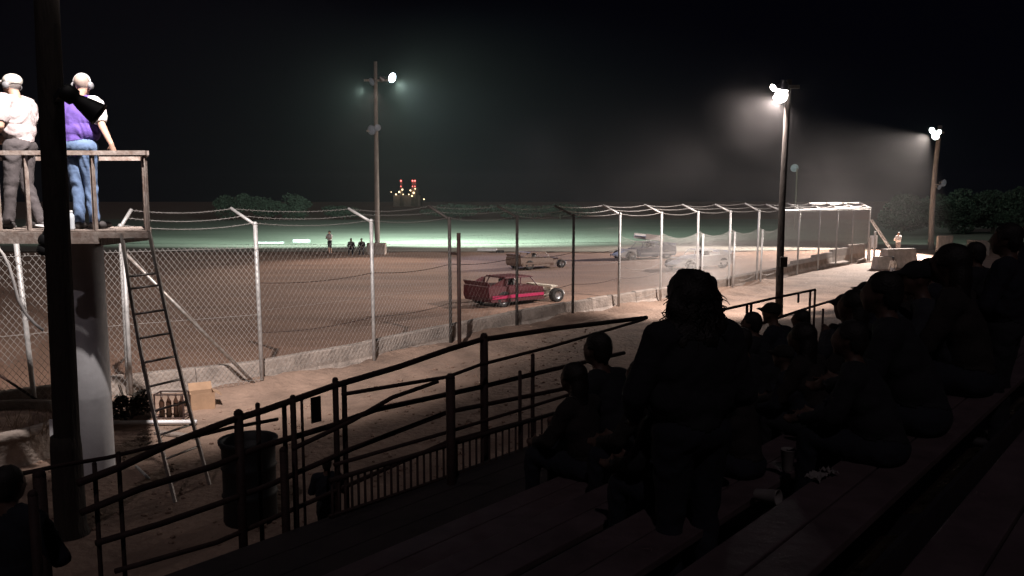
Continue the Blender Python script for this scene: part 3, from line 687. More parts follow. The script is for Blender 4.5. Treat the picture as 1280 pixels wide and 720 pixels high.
jersey(1180, 318, 1.0, 1.2, R(5), 'pale square panel standing right of the leaning pole', M_POLEL, Wd=.3)
bm = B(); tube(bm, [G(1120, 341, .25), G(1142, 334, .35)], .07, 8); tag(obj('fallen_beam', bm, M_PIPE, smooth=True), 'pale beam lying in front of the big concrete block', 'beam')
eg = thing('fence_end_gate', 'white gate frame with a slanting ladder at the far end of the fence', 'gate', (0, 0, 0))
a0 = P(1089, 292, 45.5); a1 = P(1096, 289, 45.5)
for px, yt in ((1090, 297), (1096, 289)):
    p = XY(px, 45.4); bm = B(); bar(bm, (p.x, p.y, 0), (p.x, p.y, P(px, yt, 45.4).z), .13, .08); obj('gate_post', bm, M_GALV, eg)
bm = B(); p = P(1092, 302, 45.45); box(bm, p, (.4, .05, .7)); obj('gate_panel', bm, M_PIPE, eg)
l0 = P(1090, 274, 46), P(1119, 318, 46)
for dz in (0, .28):
    bm = B(); bar(bm, l0[0] + Vector((0, dz, 0)), l0[1] + Vector((0, dz, 0)), .06, .06); obj('ladder_rail', bm, M_GALV, eg)
for k in range(1, 9):
    q = l0[0].lerp(l0[1], k / 9); bm = B(); bar(bm, q, q + Vector((0, .28, 0)), .04, .04); obj('ladder_rung', bm, M_GALV, eg)
# stacked stuff at right rim
for px, py, w, lb in ((1196, 309, 1.6, 'pale box roof showing above the crowd near the leaning pole'), (1223, 300, .9, 'small pale box above the crowd, right of the box roof')):
    p = P(px, py, 50); bm = B(); box(bm, (p.x, 50, p.z / 2), (w, 1, p.z), bevel=.03); tag(obj('equipment_box', bm, M_POLEL), lb, 'box')

# ------------------------------------------------------------------ trees
def tree(px, Y, base_py, w, h, label, seed, n=2600, name='bushy_tree'):
    p = XY(px, Y); t = thing(name, label, 'tree', (p.x, Y, 0)); rnd = random.Random(seed)
    bm = B(); tube(bm, [(0, 0, -.1), (.1, 0, h * .25), (rnd.uniform(-.3, .3), 0, h * .7)], .22, 8, r_end=.06)
    for k in range(6):
        a = Vector((0, 0, h * rnd.uniform(.1, .4))); tube(bm, [a, a + Vector((rnd.uniform(-.35, .35) * w, rnd.uniform(-.3, .3) * w, h * rnd.uniform(.2, .4)))], .09, 6, r_end=.03)
    obj('trunk', bm, M_BARK, t, True)
    foliage('crown', (0, 0, h * .45), (w * .5, w * .4, h * .40), n, .17, M_LEAF, t, clumps=16, seed=seed); return t
tr = [(292, 128, 7.5, 5.6, 'dim rounded tree at the left end of the far treeline'), (330, 132, 7, 4.6, 'dim low tree between the two rounded trees on the left'), (366, 130, 7, 5.4, 'dim rounded tree at the right end of the left clump'),
      (575, 139, 14, 4.0, 'wide low dark bush right of the infield pole'), (640, 140, 12, 3.6, 'low dark bush in the middle of the far treeline'), (430, 140, 10, 3.2, 'low dark bush just left of the infield pole'),
      (700, 141, 13, 3.4, 'low dark bush behind the dust left of the bright fence'), (1128, 74, 6.6, 4.9, 'green lit bushy tree just right of the fence end'),
      (1165, 82, 6.5, 5.0, 'green bushy tree directly behind the leaning pole'), (1206, 78, 6.6, 5.3, 'dim green bushy tree right of the leaning pole'), (1243, 80, 6.4, 5.2, 'dim bushy tree near the right edge above the crowd'), (1283, 76, 6.8, 5.8, 'bushy tree cut by the right edge of the picture')]
for i, (px, Y, w, h, lb) in enumerate(tr): tree(px, Y, 0, w, h, lb, 20 + i, 8000 if Y < 100 else 5000)

# ------------------------------------------------------------------ people
def figure(prims, voxel, parent, mats, shells, smooth_it=6, name='body'):
    """one continuous body: primitives fused by a voxel remesh, faces tagged by nearest primitive, clothing lifted off as shells"""
    bm = B()
    for p in prims:
        if p[0] == 'c':
            _, a, b, ra, rb, tg = p; a = Vector(a); b = Vector(b); L = (b - a).length; n = max(2, int(L / (min(ra, rb) * .8)) + 1)
            x, y, d = frame_of(b - a); rings = []
            for i in range(-2, n + 3):
                if i < 0: th = (i + 2) / 2 * math.pi / 2; o_ = -ra * math.cos(th); rr = ra * math.sin(th) + 1e-3; c = a
                elif i > n: th = (i - n) / 2 * math.pi / 2; o_ = rb * math.sin(th); rr = rb * math.cos(th) + 1e-3; c = b
                else: o_ = 0; rr = ra + (rb - ra) * i / n; c = a.lerp(b, i / n)
                rings.append([bm.verts.new(c + d * o_ + (x * math.cos(q * math.pi / 6) + y * math.sin(q * math.pi / 6)) * rr) for q in range(12)])
            for i in range(len(rings) - 1):
                for q in range(12): bm.faces.new((rings[i][q], rings[i][(q + 1) % 12], rings[i + 1][(q + 1) % 12], rings[i + 1][q]))
            bm.faces.new(rings[0][::-1]); bm.faces.new(rings[-1])
        else:
            _, c, rad, rot, tg = p
            bmesh.ops.create_uvsphere(bm, u_segments=20, v_segments=14, radius=1, matrix=Matrix.Translation(Vector(c)) @ rot @ Matrix.Diagonal((*rad, 1)))
    bmesh.ops.recalc_face_normals(bm, faces=bm.faces)
    me = bpy.data.meshes.new(name); bm.to_mesh(me); bm.free(); tmp = bpy.data.objects.new('tmp', me); COL.objects.link(tmp)
    md = tmp.modifiers.new('r', 'REMESH'); md.mode = 'VOXEL'; md.voxel_size = voxel; ms = tmp.modifiers.new('s', 'SMOOTH'); ms.iterations = smooth_it; ms.factor = .5
    dg = bpy.context.evaluated_depsgraph_get(); dg.update(); m2 = bpy.data.meshes.new_from_object(tmp.evaluated_get(dg)); bpy.data.objects.remove(tmp)
    n = len(m2.vertices); co = np.empty(n * 3); m2.vertices.foreach_get('co', co); co = co.reshape(-1, 3); no = np.empty(n * 3); m2.vertices.foreach_get('normal', no); no = no.reshape(-1, 3)
    best = np.full(n, 1e9); tags = np.zeros(n, int); names = []
    for p in prims:
        tg = p[-1]
        if tg not in names: names.append(tg)
        if p[0] == 'c':
            a = np.array(p[1], float); b = np.array(p[2], float); ab = b - a; t = np.clip(((co - a) @ ab) / max(1e-9, ab @ ab), 0, 1)
            dd = np.linalg.norm(co - (a + t[:, None] * ab), axis=1) - (p[3] + (p[4] - p[3]) * t)
        else:
            Mi = np.array((p[3].inverted()).to_3x3()); q = (co - np.array(p[1], float)) @ Mi.T; rad = np.array(p[2]); k = np.linalg.norm(q / rad, axis=1); dd = (k - 1) * rad.min()
        up = dd < best; best[up] = dd[up]; tags[up] = names.index(tg)
    m2.name = name
    for mm in mats.values(): m2.materials.append(mm)
    keys = list(mats.keys())
    lut = [keys.index(nm) if nm in keys else 0 for nm in names]
    polys = [tuple(p.vertices) for p in m2.polygons]
    ptag = [tags[p[0]] for p in polys]
    m2.polygons.foreach_set('material_index', np.array([lut[t] for t in ptag], dtype=np.int32)); m2.polygons.foreach_set('use_smooth', np.ones(len(polys), dtype=bool))
    body = bpy.data.objects.new(name, m2); link(body, parent)
    for (nm, tgs, off, m, fold) in shells:
        ids = {names.index(t) for t in tgs if t in names}
        fs = [p for p, t in zip(polys, ptag) if t in ids]
        if not fs: continue
        used = sorted({v for f in fs for v in f}); mp = {v: i for i, v in enumerate(used)}
        vv = []
        for v in used:
            c = co[v]; w = off + fold * (math.sin(c[2] * 42 + 9 * math.sin(c[0] * 13 + c[1] * 11)) * .5 + .5) * (.5 + .5 * math.sin(c[0] * 23 - c[2] * 17))
            vv.append(tuple(c + no[v] * max(w, off * .5)))
        # rim skirt back to the body so the cloth has thickness
        sm = bpy.data.meshes.new(nm); sm.from_pydata(vv, [], [tuple(mp[v] for v in f) for f in fs]); sm.materials.append(m)
        b2 = bmesh.new(); b2.from_mesh(sm); be = [e for e in b2.edges if e.is_boundary]
        r = bmesh.ops.extrude_edge_only(b2, edges=be)
        for v in [g for g in r['geom'] if isinstance(g, bmesh.types.BMVert)]:
            v.co -= v.link_faces[0].normal * 0 + Vector((0, 0, 0))
        nl = {}
        for i, v in enumerate(used): nl[(round(vv[i][0], 5), round(vv[i][1], 5), round(vv[i][2], 5))] = no[v]
        for v in [g for g in r['geom'] if isinstance(g, bmesh.types.BMVert)]:
            q = nl.get((round(v.co.x, 5), round(v.co.y, 5), round(v.co.z, 5)))
            if q is not None: v.co -= Vector(q) * (off * 1.3)
        for f in b2.faces: f.smooth = True
        b2.to_mesh(sm); b2.free()
        link(bpy.data.objects.new(nm, sm), parent)
    return body
I4 = Matrix.Identity(4)
def E(c, rad, tg, rx=0, ry=0, rz=0): return ('e', c, rad, Matrix.Rotation(rz, 4, 'Z') @ Matrix.Rotation(ry, 4, 'Y') @ Matrix.Rotation(rx, 4, 'X'), tg)
def Cc(a, b, ra, rb, tg): return ('c', tuple(a), tuple(b), ra, rb, tg)
def hand(w, d, side, curl=.5, s=1.0, fine=True, palm=None):
    """palm + five fingers from wrist w going along d; palm = direction the palm faces"""
    w = Vector(w); d = Vector(d).normalized(); pn = Vector(palm or (0, 1, 0)); pn = (pn - d * pn.dot(d)).normalized(); a = d.cross(pn) * side
    out = [Cc(w, w + d * .085 * s, .026 * s, .032 * s, 'skin'), Cc(w + d * .05 * s + a * .018 * s, w + d * .09 * s + a * .022 * s, .018 * s, .017 * s, 'skin'), Cc(w + d * .05 * s - a * .018 * s, w + d * .09 * s - a * .025 * s, .018 * s, .016 * s, 'skin')]
    for i, (o_, L) in enumerate(((.031, .068), (.011, .078), (-.011, .073), (-.031, .056))):
        k0 = w + d * .095 * s + a * o_ * s; d1 = (d * math.cos(curl) + pn * math.sin(curl)); d2 = (d * math.cos(curl * 2) + pn * math.sin(curl * 2))
        k1 = k0 + (d1 + a * o_ * 3) * L * .5 * s; k2 = k1 + d2 * L * .5 * s
        out += [Cc(k0, k1, .0105 * s, .0095 * s, 'skin'), Cc(k1, k2, .0095 * s, .0078 * s, 'skin')]
    t0 = w + d * .025 * s + a * .025 * s; t1 = t0 + (d * .6 + a * .8 + pn * .3) * .042 * s; t2 = t1 + (d * .9 + a * .25 + pn * .4) * .035 * s
    return out + [Cc(t0, t1, .014 * s, .0115 * s, 'skin'), Cc(t1, t2, .0115 * s, .009 * s, 'skin')]
def head(c, yaw=0, pitch=0, s=1.0, hair='short', facep=True):
    """head around c facing +Y turned by yaw; returns prims and the frame"""
    M = Matrix.Rotation(yaw, 4, 'Z') @ Matrix.Rotation(pitch, 4, 'X'); c = Vector(c)
    def T(v): return c + M @ (Vector(v) * s)
    def e(v, rad, tg, rx=0): return ('e', tuple(T(v)), tuple(r * s for r in rad), M @ Matrix.Rotation(rx, 4, 'X'), tg)
    o = [e((0, -.012, .03), (.075, .095, .088), 'scalp'), e((0, .02, -.025), (.063, .075, .085), 'skin'), e((0, .052, -.085), (.038, .038, .03), 'skin'),
         e((0, .098, -.018), (.013, .02, .028), 'skin', R(-18)), e((0, .088, -.052), (.026, .015, .010), 'skin'), e((0, .085, .022), (.052, .016, .012), 'skin')]
    for sx in (-1, 1):
        o += [e((sx * .076, -.005, -.01), (.012, .02, .032), 'skin'), e((sx * .04, .06, -.02), (.022, .024, .022), 'skin')]
    if hair == 'short': o += [e((0, -.025, .045), (.083, .095, .085), 'hair'), e((0, -.065, -.01), (.07, .05, .07), 'hair')]
    if hair == 'cap': o += [e((0, -.012, .055), (.085, .105, .075), 'cap'), e((0, .12, .045), (.06, .07, .010), 'cap', R(-8))]
    if hair == 'long':
        o += [e((0, -.03, .04), (.092, .10, .09), 'hair'), e((0, -.075, -.07), (.085, .055, .12), 'hair'), e((0, -.08, -.16), (.075, .045, .09), 'hair')]
    if hair == 'big':
        rnd = random.Random(5); o += [e((0, -.03, .035), (.115, .12, .10), 'hair'), e((0, -.05, -.07), (.145, .10, .12), 'hair'), e((0, -.07, -.16), (.15, .08, .09), 'hair')]
        for k in range(26):
            a = rnd.uniform(0, 6.28); z = rnd.uniform(-.24, .12); rr = .10 if z > .05 else (.12 if z > -.03 else .145)
            x = math.cos(a) * rr * (1 if z < .08 else .7); y = -.04 + math.sin(a) * rr * .8
            if y > .05: continue
            o.append(e((x, y, z), (.024, .024, .034), 'hair'))
    if hair == 'bald': o += [e((0, -.015, .04), (.079, .097, .082), 'scalp')]
    return o, M, T
def person(name_label, loc, rz, J, cols, hair='short', voxel=.016, group=None, s=1.0, build=1.0, yaw=0, hpitch=0, extras=None, fine=False, curl=(.5, .5), sleeve='long', palm=None, cat='person', shortpants=False, handd=None):
    t = thing('person', name_label, cat, loc, rz, group); t.scale = (s, s, s)
    g = lambda k: Vector(J[k]); b = build; pr_ = []
    hp, M, T = head(J['head'], yaw, hpitch, 1.0, hair); pr_ += hp
    pr_ += [Cc(g('neck'), g('head') + Vector((0, -.015, -.05)), .058, .054, 'skin')]
    ch = g('chest'); pv = g('pelvis'); nk = g('neck'); sl = g('shL'); sr = g('shR')
    ax = (nk - pv); tilt = math.atan2(-ax.y, ax.z); roll = math.atan2(ax.x, ax.z)
    wst = pv.lerp(ch, .5)
    pr_ += [E(ch, (.165 * b, .115 * b, .19), 'shirt', tilt, roll), E(wst + Vector((0, .01 * (b - 1) * 10, 0)), (.145 * b * b, .112 * b * b, .15), 'shirt', tilt, roll), E(pv + Vector((0, 0, -.02)), (.165 * b, .12 * b, .11), 'pants', tilt * .5), Cc(sl, sr, .062 * b, .062 * b, 'shirt'),
            Cc(nk + Vector((0, 0, -.03)), sl, .06, .06 * b, 'shirt'), Cc(nk + Vector((0, 0, -.03)), sr, .06, .06 * b, 'shirt'), Cc(pv, ch, .11 * b, .12 * b, 'shirt')]
    for sd, sg in (('L', -1), ('R', 1)):
        S_, El, Wr = g('sh' + sd), g('el' + sd), g('wr' + sd)
        mid = S_.lerp(El, .6)
        if sleeve == 'long': pr_ += [Cc(S_, El, .056 * b, .045 * b, 'shirt'), Cc(El, Wr, .045, .032, 'shirt')]
        else: pr_ += [Cc(S_, mid, .066 * b, .062 * b, 'sleeve' + sd), Cc(mid, El, .046, .040, 'skin'), Cc(El, Wr, .042, .027, 'skin')]
        dd = (Wr - El).normalized()
        if handd and sd in handd: dd = Vector(handd[sd])
        pr_ += hand(Wr, dd, -sg, curl[0 if sg < 0 else 1], 1.0, fine, palm)
        H_, K_, A_ = g('hp' + sd), g('kn' + sd), g('an' + sd)
        pr_ += [Cc(H_, K_, .088 * b, .062, 'pants'), Cc(K_, A_, .060, .045, 'pants' if not shortpants else 'skin')]
        td = g('to' + sd) - A_; td.z = 0; td.normalize()
        heel = A_ + Vector((0, 0, -.045)) - td * .03; toe = heel + td * .2
        pr_ += [Cc(heel, heel.lerp(toe, .6), .042, .042, 'shoe'), Cc(heel.lerp(toe, .6), toe, .042, .034, 'shoe')]
    if extras: pr_ += extras(T)
    mats = {'skin': cols['skin'], 'scalp': cols.get('scalp', cols['skin']), 'shirt': cols['shirt'], 'sleeveL': cols.get('sleeve', cols['shirt']), 'sleeveR': cols.get('sleeve', cols['shirt']), 'pants': cols['pants'], 'shoe': cols['shoe'], 'hair': cols['hair'], 'cap': cols.get('cap', cols['hair']), 'patch': cols.get('patch', cols['shirt'])}
    shells = [('sleeve', ('sleeveL',), .012, cols.get('sleeve', cols['shirt']), .012), ('sleeve', ('sleeveR',), .012, cols.get('sleeve', cols['shirt']), .012), ('shirt', ('shirt',), .012, cols['shirt'], .012), ('trousers', ('pants',), .008, cols['pants'], .012), ('shoes', ('shoe',), .004, cols['shoe'], 0), ('hair', ('hair',), .005, cols['hair'], .006), ('cap', ('cap',), .004, cols.get('cap', cols['hair']), 0)]
    figure(pr_, voxel, t, mats, shells)
    return t, T
def stand(**kw):
    J = dict(pelvis=(0, 0, .96), chest=(0, 0, 1.27), neck=(0, -.01, 1.47), head=(0, .03, 1.62), shL=(-.18, 0, 1.41), shR=(.18, 0, 1.41), elL=(-.25, -.03, 1.12), elR=(.25, -.03, 1.12), wrL=(-.24, .07, .88), wrR=(.24, .07, .88),
             hpL=(-.09, 0, .92), hpR=(.09, 0, .92), knL=(-.10, .02, .50), knR=(.10, .02, .50), anL=(-.11, -.02, .09), anR=(.11, -.02, .09), toL=(-.14, .2, 0), toR=(.14, .2, 0)); J.update(kw); return J
def sit(lean=.1, **kw):
    J = dict(pelvis=(0, 0, .10), chest=(0, lean, .40), neck=(0, lean * 1.5, .60), head=(0, lean * 1.5 + .05, .75), shL=(-.18, lean * 1.3, .53), shR=(.18, lean * 1.3, .53), elL=(-.24, lean + .12, .30), elR=(.24, lean + .12, .30), wrL=(-.12, lean + .34, .22), wrR=(.12, lean + .34, .22),
             hpL=(-.09, .05, .09), hpR=(.09, .05, .09), knL=(-.14, .44, .11), knR=(.14, .44, .11), anL=(-.14, .46, -.33), anR=(.14, .46, -.33), toL=(-.16, .7, -.4), toR=(.16, .7, -.4)); J.update(kw); return J
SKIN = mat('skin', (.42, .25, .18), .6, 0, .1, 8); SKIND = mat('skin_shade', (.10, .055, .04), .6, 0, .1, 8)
CL = lambda n, c: mat('cloth_' + n, c, .9, 0, .25, 9, .22, bscale=22)
DK = CL('charcoal', (.016, .016, .02)); DK2 = CL('dark_navy', (.012, .013, .022)); DK3 = CL('brown', (.022, .017, .015)); DK4 = CL('slate', (.03, .032, .04)); HAIRD = mat('dark_hair', (.015, .011, .009), .6, 0, .3, 30, .3)
JEAN = CL('blue_denim', (.10, .155, .27)); PUR = CL('purple', (.10, .055, .27)); WHC = CL('white', (.78, .76, .74)); GRYC = CL('grey', (.22, .20, .20)); TANC = CL('tan', (.42, .33, .27)); SHOE = mat('shoe_leather', (.05, .045, .045), .6); SHW = mat('white_shoe', (.6, .6, .6), .6)
HGR = mat('grey_hair', (.20, .18, .17), .8, 0, .3, 30, .2)

# purple shirted announcer, seen from behind, right hand on the rail
z0 = zd
pp = XY(108, 9.62)
def purple_ex(T): return []
hrail = Vector((P(136, 189, YD0 + .03).x, YD0 + .03, zr + .04))
loc = Vector((pp.x, 9.58, zd))
wr = hrail - loc; wr = Vector((wr.x - .0, wr.y + .07, wr.z + .04))
sc = 1.045; wr = wr / sc
J = stand(pelvis=(-.03, -.02, .95), chest=(-.04, .0, 1.25), neck=(.0, .01, 1.46), head=(.03, .04, 1.615), shL=(-.20, .02, 1.37), shR=(.18, -.02, 1.40), elL=(-.27, .06, 1.10), wrL=(-.22, .16, .92), elR=(.31, -.12, 1.14), wrR=(wr.x - .0, wr.y, wr.z + .02),
          hpL=(-.11, 0, .92), hpR=(.06, -.01, .92), knL=(-.08, .03, .50), knR=(.06, .04, .50), anL=(-.07, .0, .09), anR=(.10, .0, .09), toL=(-.10, .2, 0), toR=(.22, .2, 0))
tp, T = person('man in a purple shirt and jeans with headphones, leaning on the platform rail', loc, 0, J, dict(skin=SKIN, scalp=mat('thin_grey_hair', (.26, .2, .17), .7, 0, .1, 20), shirt=PUR, sleeve=WHC, pants=JEAN, shoe=SHOE, hair=HGR), hair='bald', voxel=.0095, build=1.26, sleeve='short', curl=(.4, .9), s=sc, handd={'R': (.1, .2, -1)})
def headphones(root, T, lab, boom):
    hpn = thing('headphones', lab, 'headphones'); bpy.context.view_layer.update(); W_ = root.matrix_world
    bm = B(); pts = [W_ @ T((math.cos(a) * .094, -.01, .03 + math.sin(a) * .095)) for a in [math.pi * i / 12 for i in range(13)]]; tube(bm, pts, .010, 8); obj('headband', bm, mat('pale_plastic', (.6, .6, .6), .4), hpn, True)
    for sx in (-1, 1):
        c = W_ @ T((sx * .094, -.003, -.005)); bm = B(); dx = (W_ @ T((sx, 0, 0)) - W_ @ T((0, 0, 0))).normalized()
        lathe(bm, [(.001, -.02), (.036, -.02), (.042, -.01), (.042, .012), (.03, .024), (.001, .026)], Matrix.Translation(c) @ dx.to_track_quat('Z', 'Y').to_matrix().to_4x4(), 16); obj('ear_cup', bm, mat('ear_cup_grey', (.2, .2, .21), .4), hpn, True)
    if boom:
        bm = B(); tube(bm, [W_ @ T((boom * .1, .02, -.02)), W_ @ T((boom * .08, .1, -.07)), W_ @ T((boom * .02, .135, -.075))], .005, 6); bmesh.ops.create_uvsphere(bm, u_segments=10, v_segments=8, radius=.016, matrix=Matrix.Translation(W_ @ T((boom * .02, .14, -.075)))); obj('microphone', bm, M_BLACK, hpn, True)
headphones(tp, T, 'headphones on the head of the man in purple', 0)
# back print patch: pale round emblem on the purple shirt's shoulder blade
bpy.context.view_layer.update()
# left announcer, in profile facing left
loc2 = Vector((XY(27, 9.7).x, 9.72, zd))
J = stand(pelvis=(0, -.02, .95), chest=(0, -.02, 1.26), neck=(0, .0, 1.46), head=(0, .04, 1.60), elL=(-.26, .0, 1.13), wrL=(-.16, .18, 1.0), elR=(.24, .02, 1.13), wrR=(.10, .22, 1.02), knL=(-.10, .05, .5), anL=(-.11, .10, .09), toL=(-.12, .4, 0), anR=(.12, -.12, .09), toR=(.14, .1, 0))
tl, T2 = person('man in pale shirt and dark baggy trousers with headset, facing left on the platform', loc2, R(82), J, dict(skin=SKIN, scalp=HGR, shirt=CL('pale_grey', (.42, .36, .36)), pants=CL('dark_grey', (.07, .06, .062)), shoe=SHOE, hair=HGR, cap=mat('cream_cap', (.5, .47, .42), .8)), hair='cap', voxel=.0095, build=1.13, sleeve='short', curl=(.6, .6), s=1.06)
headphones(tl, T2, 'headset with microphone on the man facing left', 1)
bpy.context.view_layer.update()
for sx in (-1, 1):
    for root, TT in ((tl, T2), (tp, T)):
        bm = B(); bmesh.ops.create_uvsphere(bm, u_segments=10, v_segments=8, radius=.011, matrix=Matrix.Translation(TT((sx * .028, .083, .002)))); obj('eye', bm, SHW, root, True)
# bottle + shoes on deck edge
bt = thing('water_bottle', 'clear plastic water bottle standing on the platform edge by the jeans', 'bottle', (XY(88, 9.28).x, 9.28, zd))
bm = B(); lathe(bm, [(.001, 0), (.032, 0), (.034, .02), (.030, .08), (.034, .13), (.03, .17), (.013, .2), (.013, .21), (.001, .212)], Matrix.Identity(4), 16); obj('bottle_body', bm, mat('clear_bottle', (.6, .65, .7), .15), bt, True)
bm = B(); lathe(bm, [(.016, .205), (.016, .225), (.001, .227)], Matrix.Identity(4), 12); obj('cap', bm, SHW, bt, True)
bm = B(); c = Vector((XY(56, 9.4).x, 9.4, zd)); lathe(bm, [(.001, .02), (.05, .012), (.12, .035), (.125, .04), (.12, .045), (.05, .025)], Matrix.Translation(c) @ Matrix.Rotation(R(8), 4, 'Y'), 20)
tag(obj('white_plate', bm, SHW, smooth=True), 'white dish lying on the platform deck left of the black pole', 'dish')

# centre figure: big curly hair, jacket, standing
def at_row(px, k, off=.18, dz=0):
    sf, zs = rowc(k); r = ray(px, 300); den = (r.dot(NV)) / r.y; Y = (sf - off) / den; return Vector(((px - 640) / FPX * Y, Y, zs + dz))
FACE = math.atan2(.752, .659)
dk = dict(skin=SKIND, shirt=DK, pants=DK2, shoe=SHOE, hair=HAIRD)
cw = at_row(870, 2, .30, -.42)
J = stand(elL=(-.30, .04, 1.13), wrL=(-.20, .22, .98), elR=(.30, .0, 1.11), wrR=(.22, .2, .95), head=(0, .05, 1.60))
hgt = (P(866, 333, cw.y).z - cw.z) / 1.755
cwt, Tc = person('standing spectator with big curly dark hair and a wide jacket, tallest in the middle', cw, R(20), J, dk, hair='big', voxel=.015, build=1.25, s=hgt)
rnd = random.Random(11); bm = B()
for k in range(420):
    a = rnd.uniform(0, 2 * math.pi); el = rnd.uniform(-1.0, 1.45); 
    d = Vector((math.cos(a) * math.cos(el), math.sin(a) * math.cos(el), math.sin(el)))
    if d.y > .5: continue
    c0 = Vector((0, -.04, -.02)) + Vector((d.x * .105, d.y * .10, d.z * .115))
    if rnd.random() < .45: c0.z -= rnd.uniform(.05, .2); c0.x *= 1.25
    L = rnd.uniform(.03, .085); w1, w2 = rnd.uniform(0, 6), rnd.uniform(.008, .018)
    pts = [Tc(c0 + d * L * t / 5 * .8 + Vector((w2 * math.sin(w1 + t * 1.5), w2 * math.cos(w1 + t * 1.5), -.05 * (t / 5) ** 2))) for t in range(6)]
    tube(bm, pts, .0055, 3, r_end=.002)
tag(obj('hair_curls', bm, HAIRD, cwt), kind='stuff')
# seated prototypes and copies
protos = {}
def proto(key, J, cols, hair, **kw):
    t, _ = person('seated spectator', (0, -30, 0), 0, J, cols, hair=hair, **kw); protos[key] = t
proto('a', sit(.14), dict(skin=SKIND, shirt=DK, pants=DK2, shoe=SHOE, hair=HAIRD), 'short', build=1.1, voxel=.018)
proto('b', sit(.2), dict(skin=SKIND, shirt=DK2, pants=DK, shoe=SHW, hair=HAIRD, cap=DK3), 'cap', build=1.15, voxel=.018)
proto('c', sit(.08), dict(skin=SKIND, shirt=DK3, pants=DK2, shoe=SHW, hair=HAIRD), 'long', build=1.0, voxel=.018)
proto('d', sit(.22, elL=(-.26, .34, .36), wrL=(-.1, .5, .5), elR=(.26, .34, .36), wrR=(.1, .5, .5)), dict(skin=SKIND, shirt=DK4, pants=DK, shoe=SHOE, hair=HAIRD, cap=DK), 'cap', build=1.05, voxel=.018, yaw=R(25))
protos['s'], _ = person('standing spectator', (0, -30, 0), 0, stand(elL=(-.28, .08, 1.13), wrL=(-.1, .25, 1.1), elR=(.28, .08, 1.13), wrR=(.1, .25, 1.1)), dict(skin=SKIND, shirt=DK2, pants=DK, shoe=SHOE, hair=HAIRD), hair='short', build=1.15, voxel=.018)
usedp = set()
def place(key, loc, rz, s, label, group='spectators in the dark grandstand'):
    o = protos[key] if key not in usedp else copy_tree(protos[key]); usedp.add(key)
    o.location = loc; o.rotation_euler = (0, 0, rz); o.scale = (s, s, s); tag(o, label, 'person', group)
SEATS = [(752, 4, 'a', 415, 0, 'lone seated spectator low down left of the curly haired one'),
 (943, 4, 'a', 389, 5, 'small seated spectator just right of the curly haired one'),
 (967, 4, 'b', 378, -5, 'capped spectator seated in front of the dark light pole'),
 (1003, 4, 'c', 386, 8, 'long haired spectator seated right of the dark light pole'),
 (1040, 2, 'd', 368, -30, 'capped spectator in profile leaning forward before the pale track'),
 (1068, 2, 'c', 361, 0, 'long haired spectator seated directly right of the leaning capped one'),
 (1108, 1, 'a', 338, 6, 'broad seated spectator below the concrete blocks'),
 (1084, 3, 'b', 352, -6, 'capped spectator seated behind two broad ones near the fence end'),
 (1135, 2, 'c', 338, 4, 'long haired spectator seated left of the leaning pale pole'),
 (1168, 2, 'b', 322, 4, 'capped spectator seated below the leaning pale pole'),
 (1192, 1, 'c', 304, 0, 'large long haired spectator seated right of the leaning pole'),
 (1152, 1, 'd', 325, 6, 'spectator with raised hands seated left of the large long haired one'),
 (1222, 2, 'a', 296, -8, 'broad spectator seated behind the large long haired one'),
 (716, 4, 'c', 452, 0, 'small long haired child seated at the far left of the spectators'),
 (815, 2, 'a', 456, 3, 'spectator seated low in front of the left hip of the curly haired one'),
 (908, 2, 'c', 446, -3, 'long haired spectator seated at the right hip of the curly haired one'),
 (925, 3, 'a', 408, 4, 'spectator seated close behind the right arm of the curly haired one'),
 (1000, 2, 'c', 402, -4, 'long haired spectator seated between the curly haired one and the leaning one'),
 (965, 2, 'b', 428, 2, 'low capped spectator seated beside the standing curly haired one'),
 (800, 3, 'c', 446, 6, 'spectator seated low, half hidden by the left arm of the curly haired one'),
 (1055, 1, 'a', 398, 3, 'short haired spectator seated nearest to the crumpled paper'),
 (1262, 2, 'b', 284, 0, 'capped spectator seated near the right edge of the picture')]
HO = {'a': .26, 'b': .35, 'c': .17, 'd': .38}
for px, k, key, yt, dr, lb in SEATS:
    ho = HO[key]; hp_ = at_row(px, k, .18 - ho); p = hp_ - NV * ho
    s = max(.66, min(1.22, (P(px, yt, hp_.y).z - p.z) / .88))
    place(key, p, FACE + R(dr), s, lb)
p = at_row(1262, 1, .3, -.42); place('s', p, FACE, (P(1262, 279, p.y).z - p.z) / 1.75, 'tall standing spectator in the dark at the right edge')
p = at_row(1290, 2, .3, -.42); place('s', p, FACE, 1.0, 'standing spectator cut off by the right edge of the picture')
p = XY(8, 4.9); place('s', (p.x - .12, 4.9, 0), R(-10), P(8, 583, 4.9).z / 1.75, 'dark standing bystander cut off by the bottom left corner', 'bystanders below the stand')
p = XY(400, 7.4); place('s', (p.x, 7.4, 0), R(10), P(400, 572, 7.4).z / 1.75, 'small dark child standing behind the railing next to the barrel', 'bystanders below the stand')
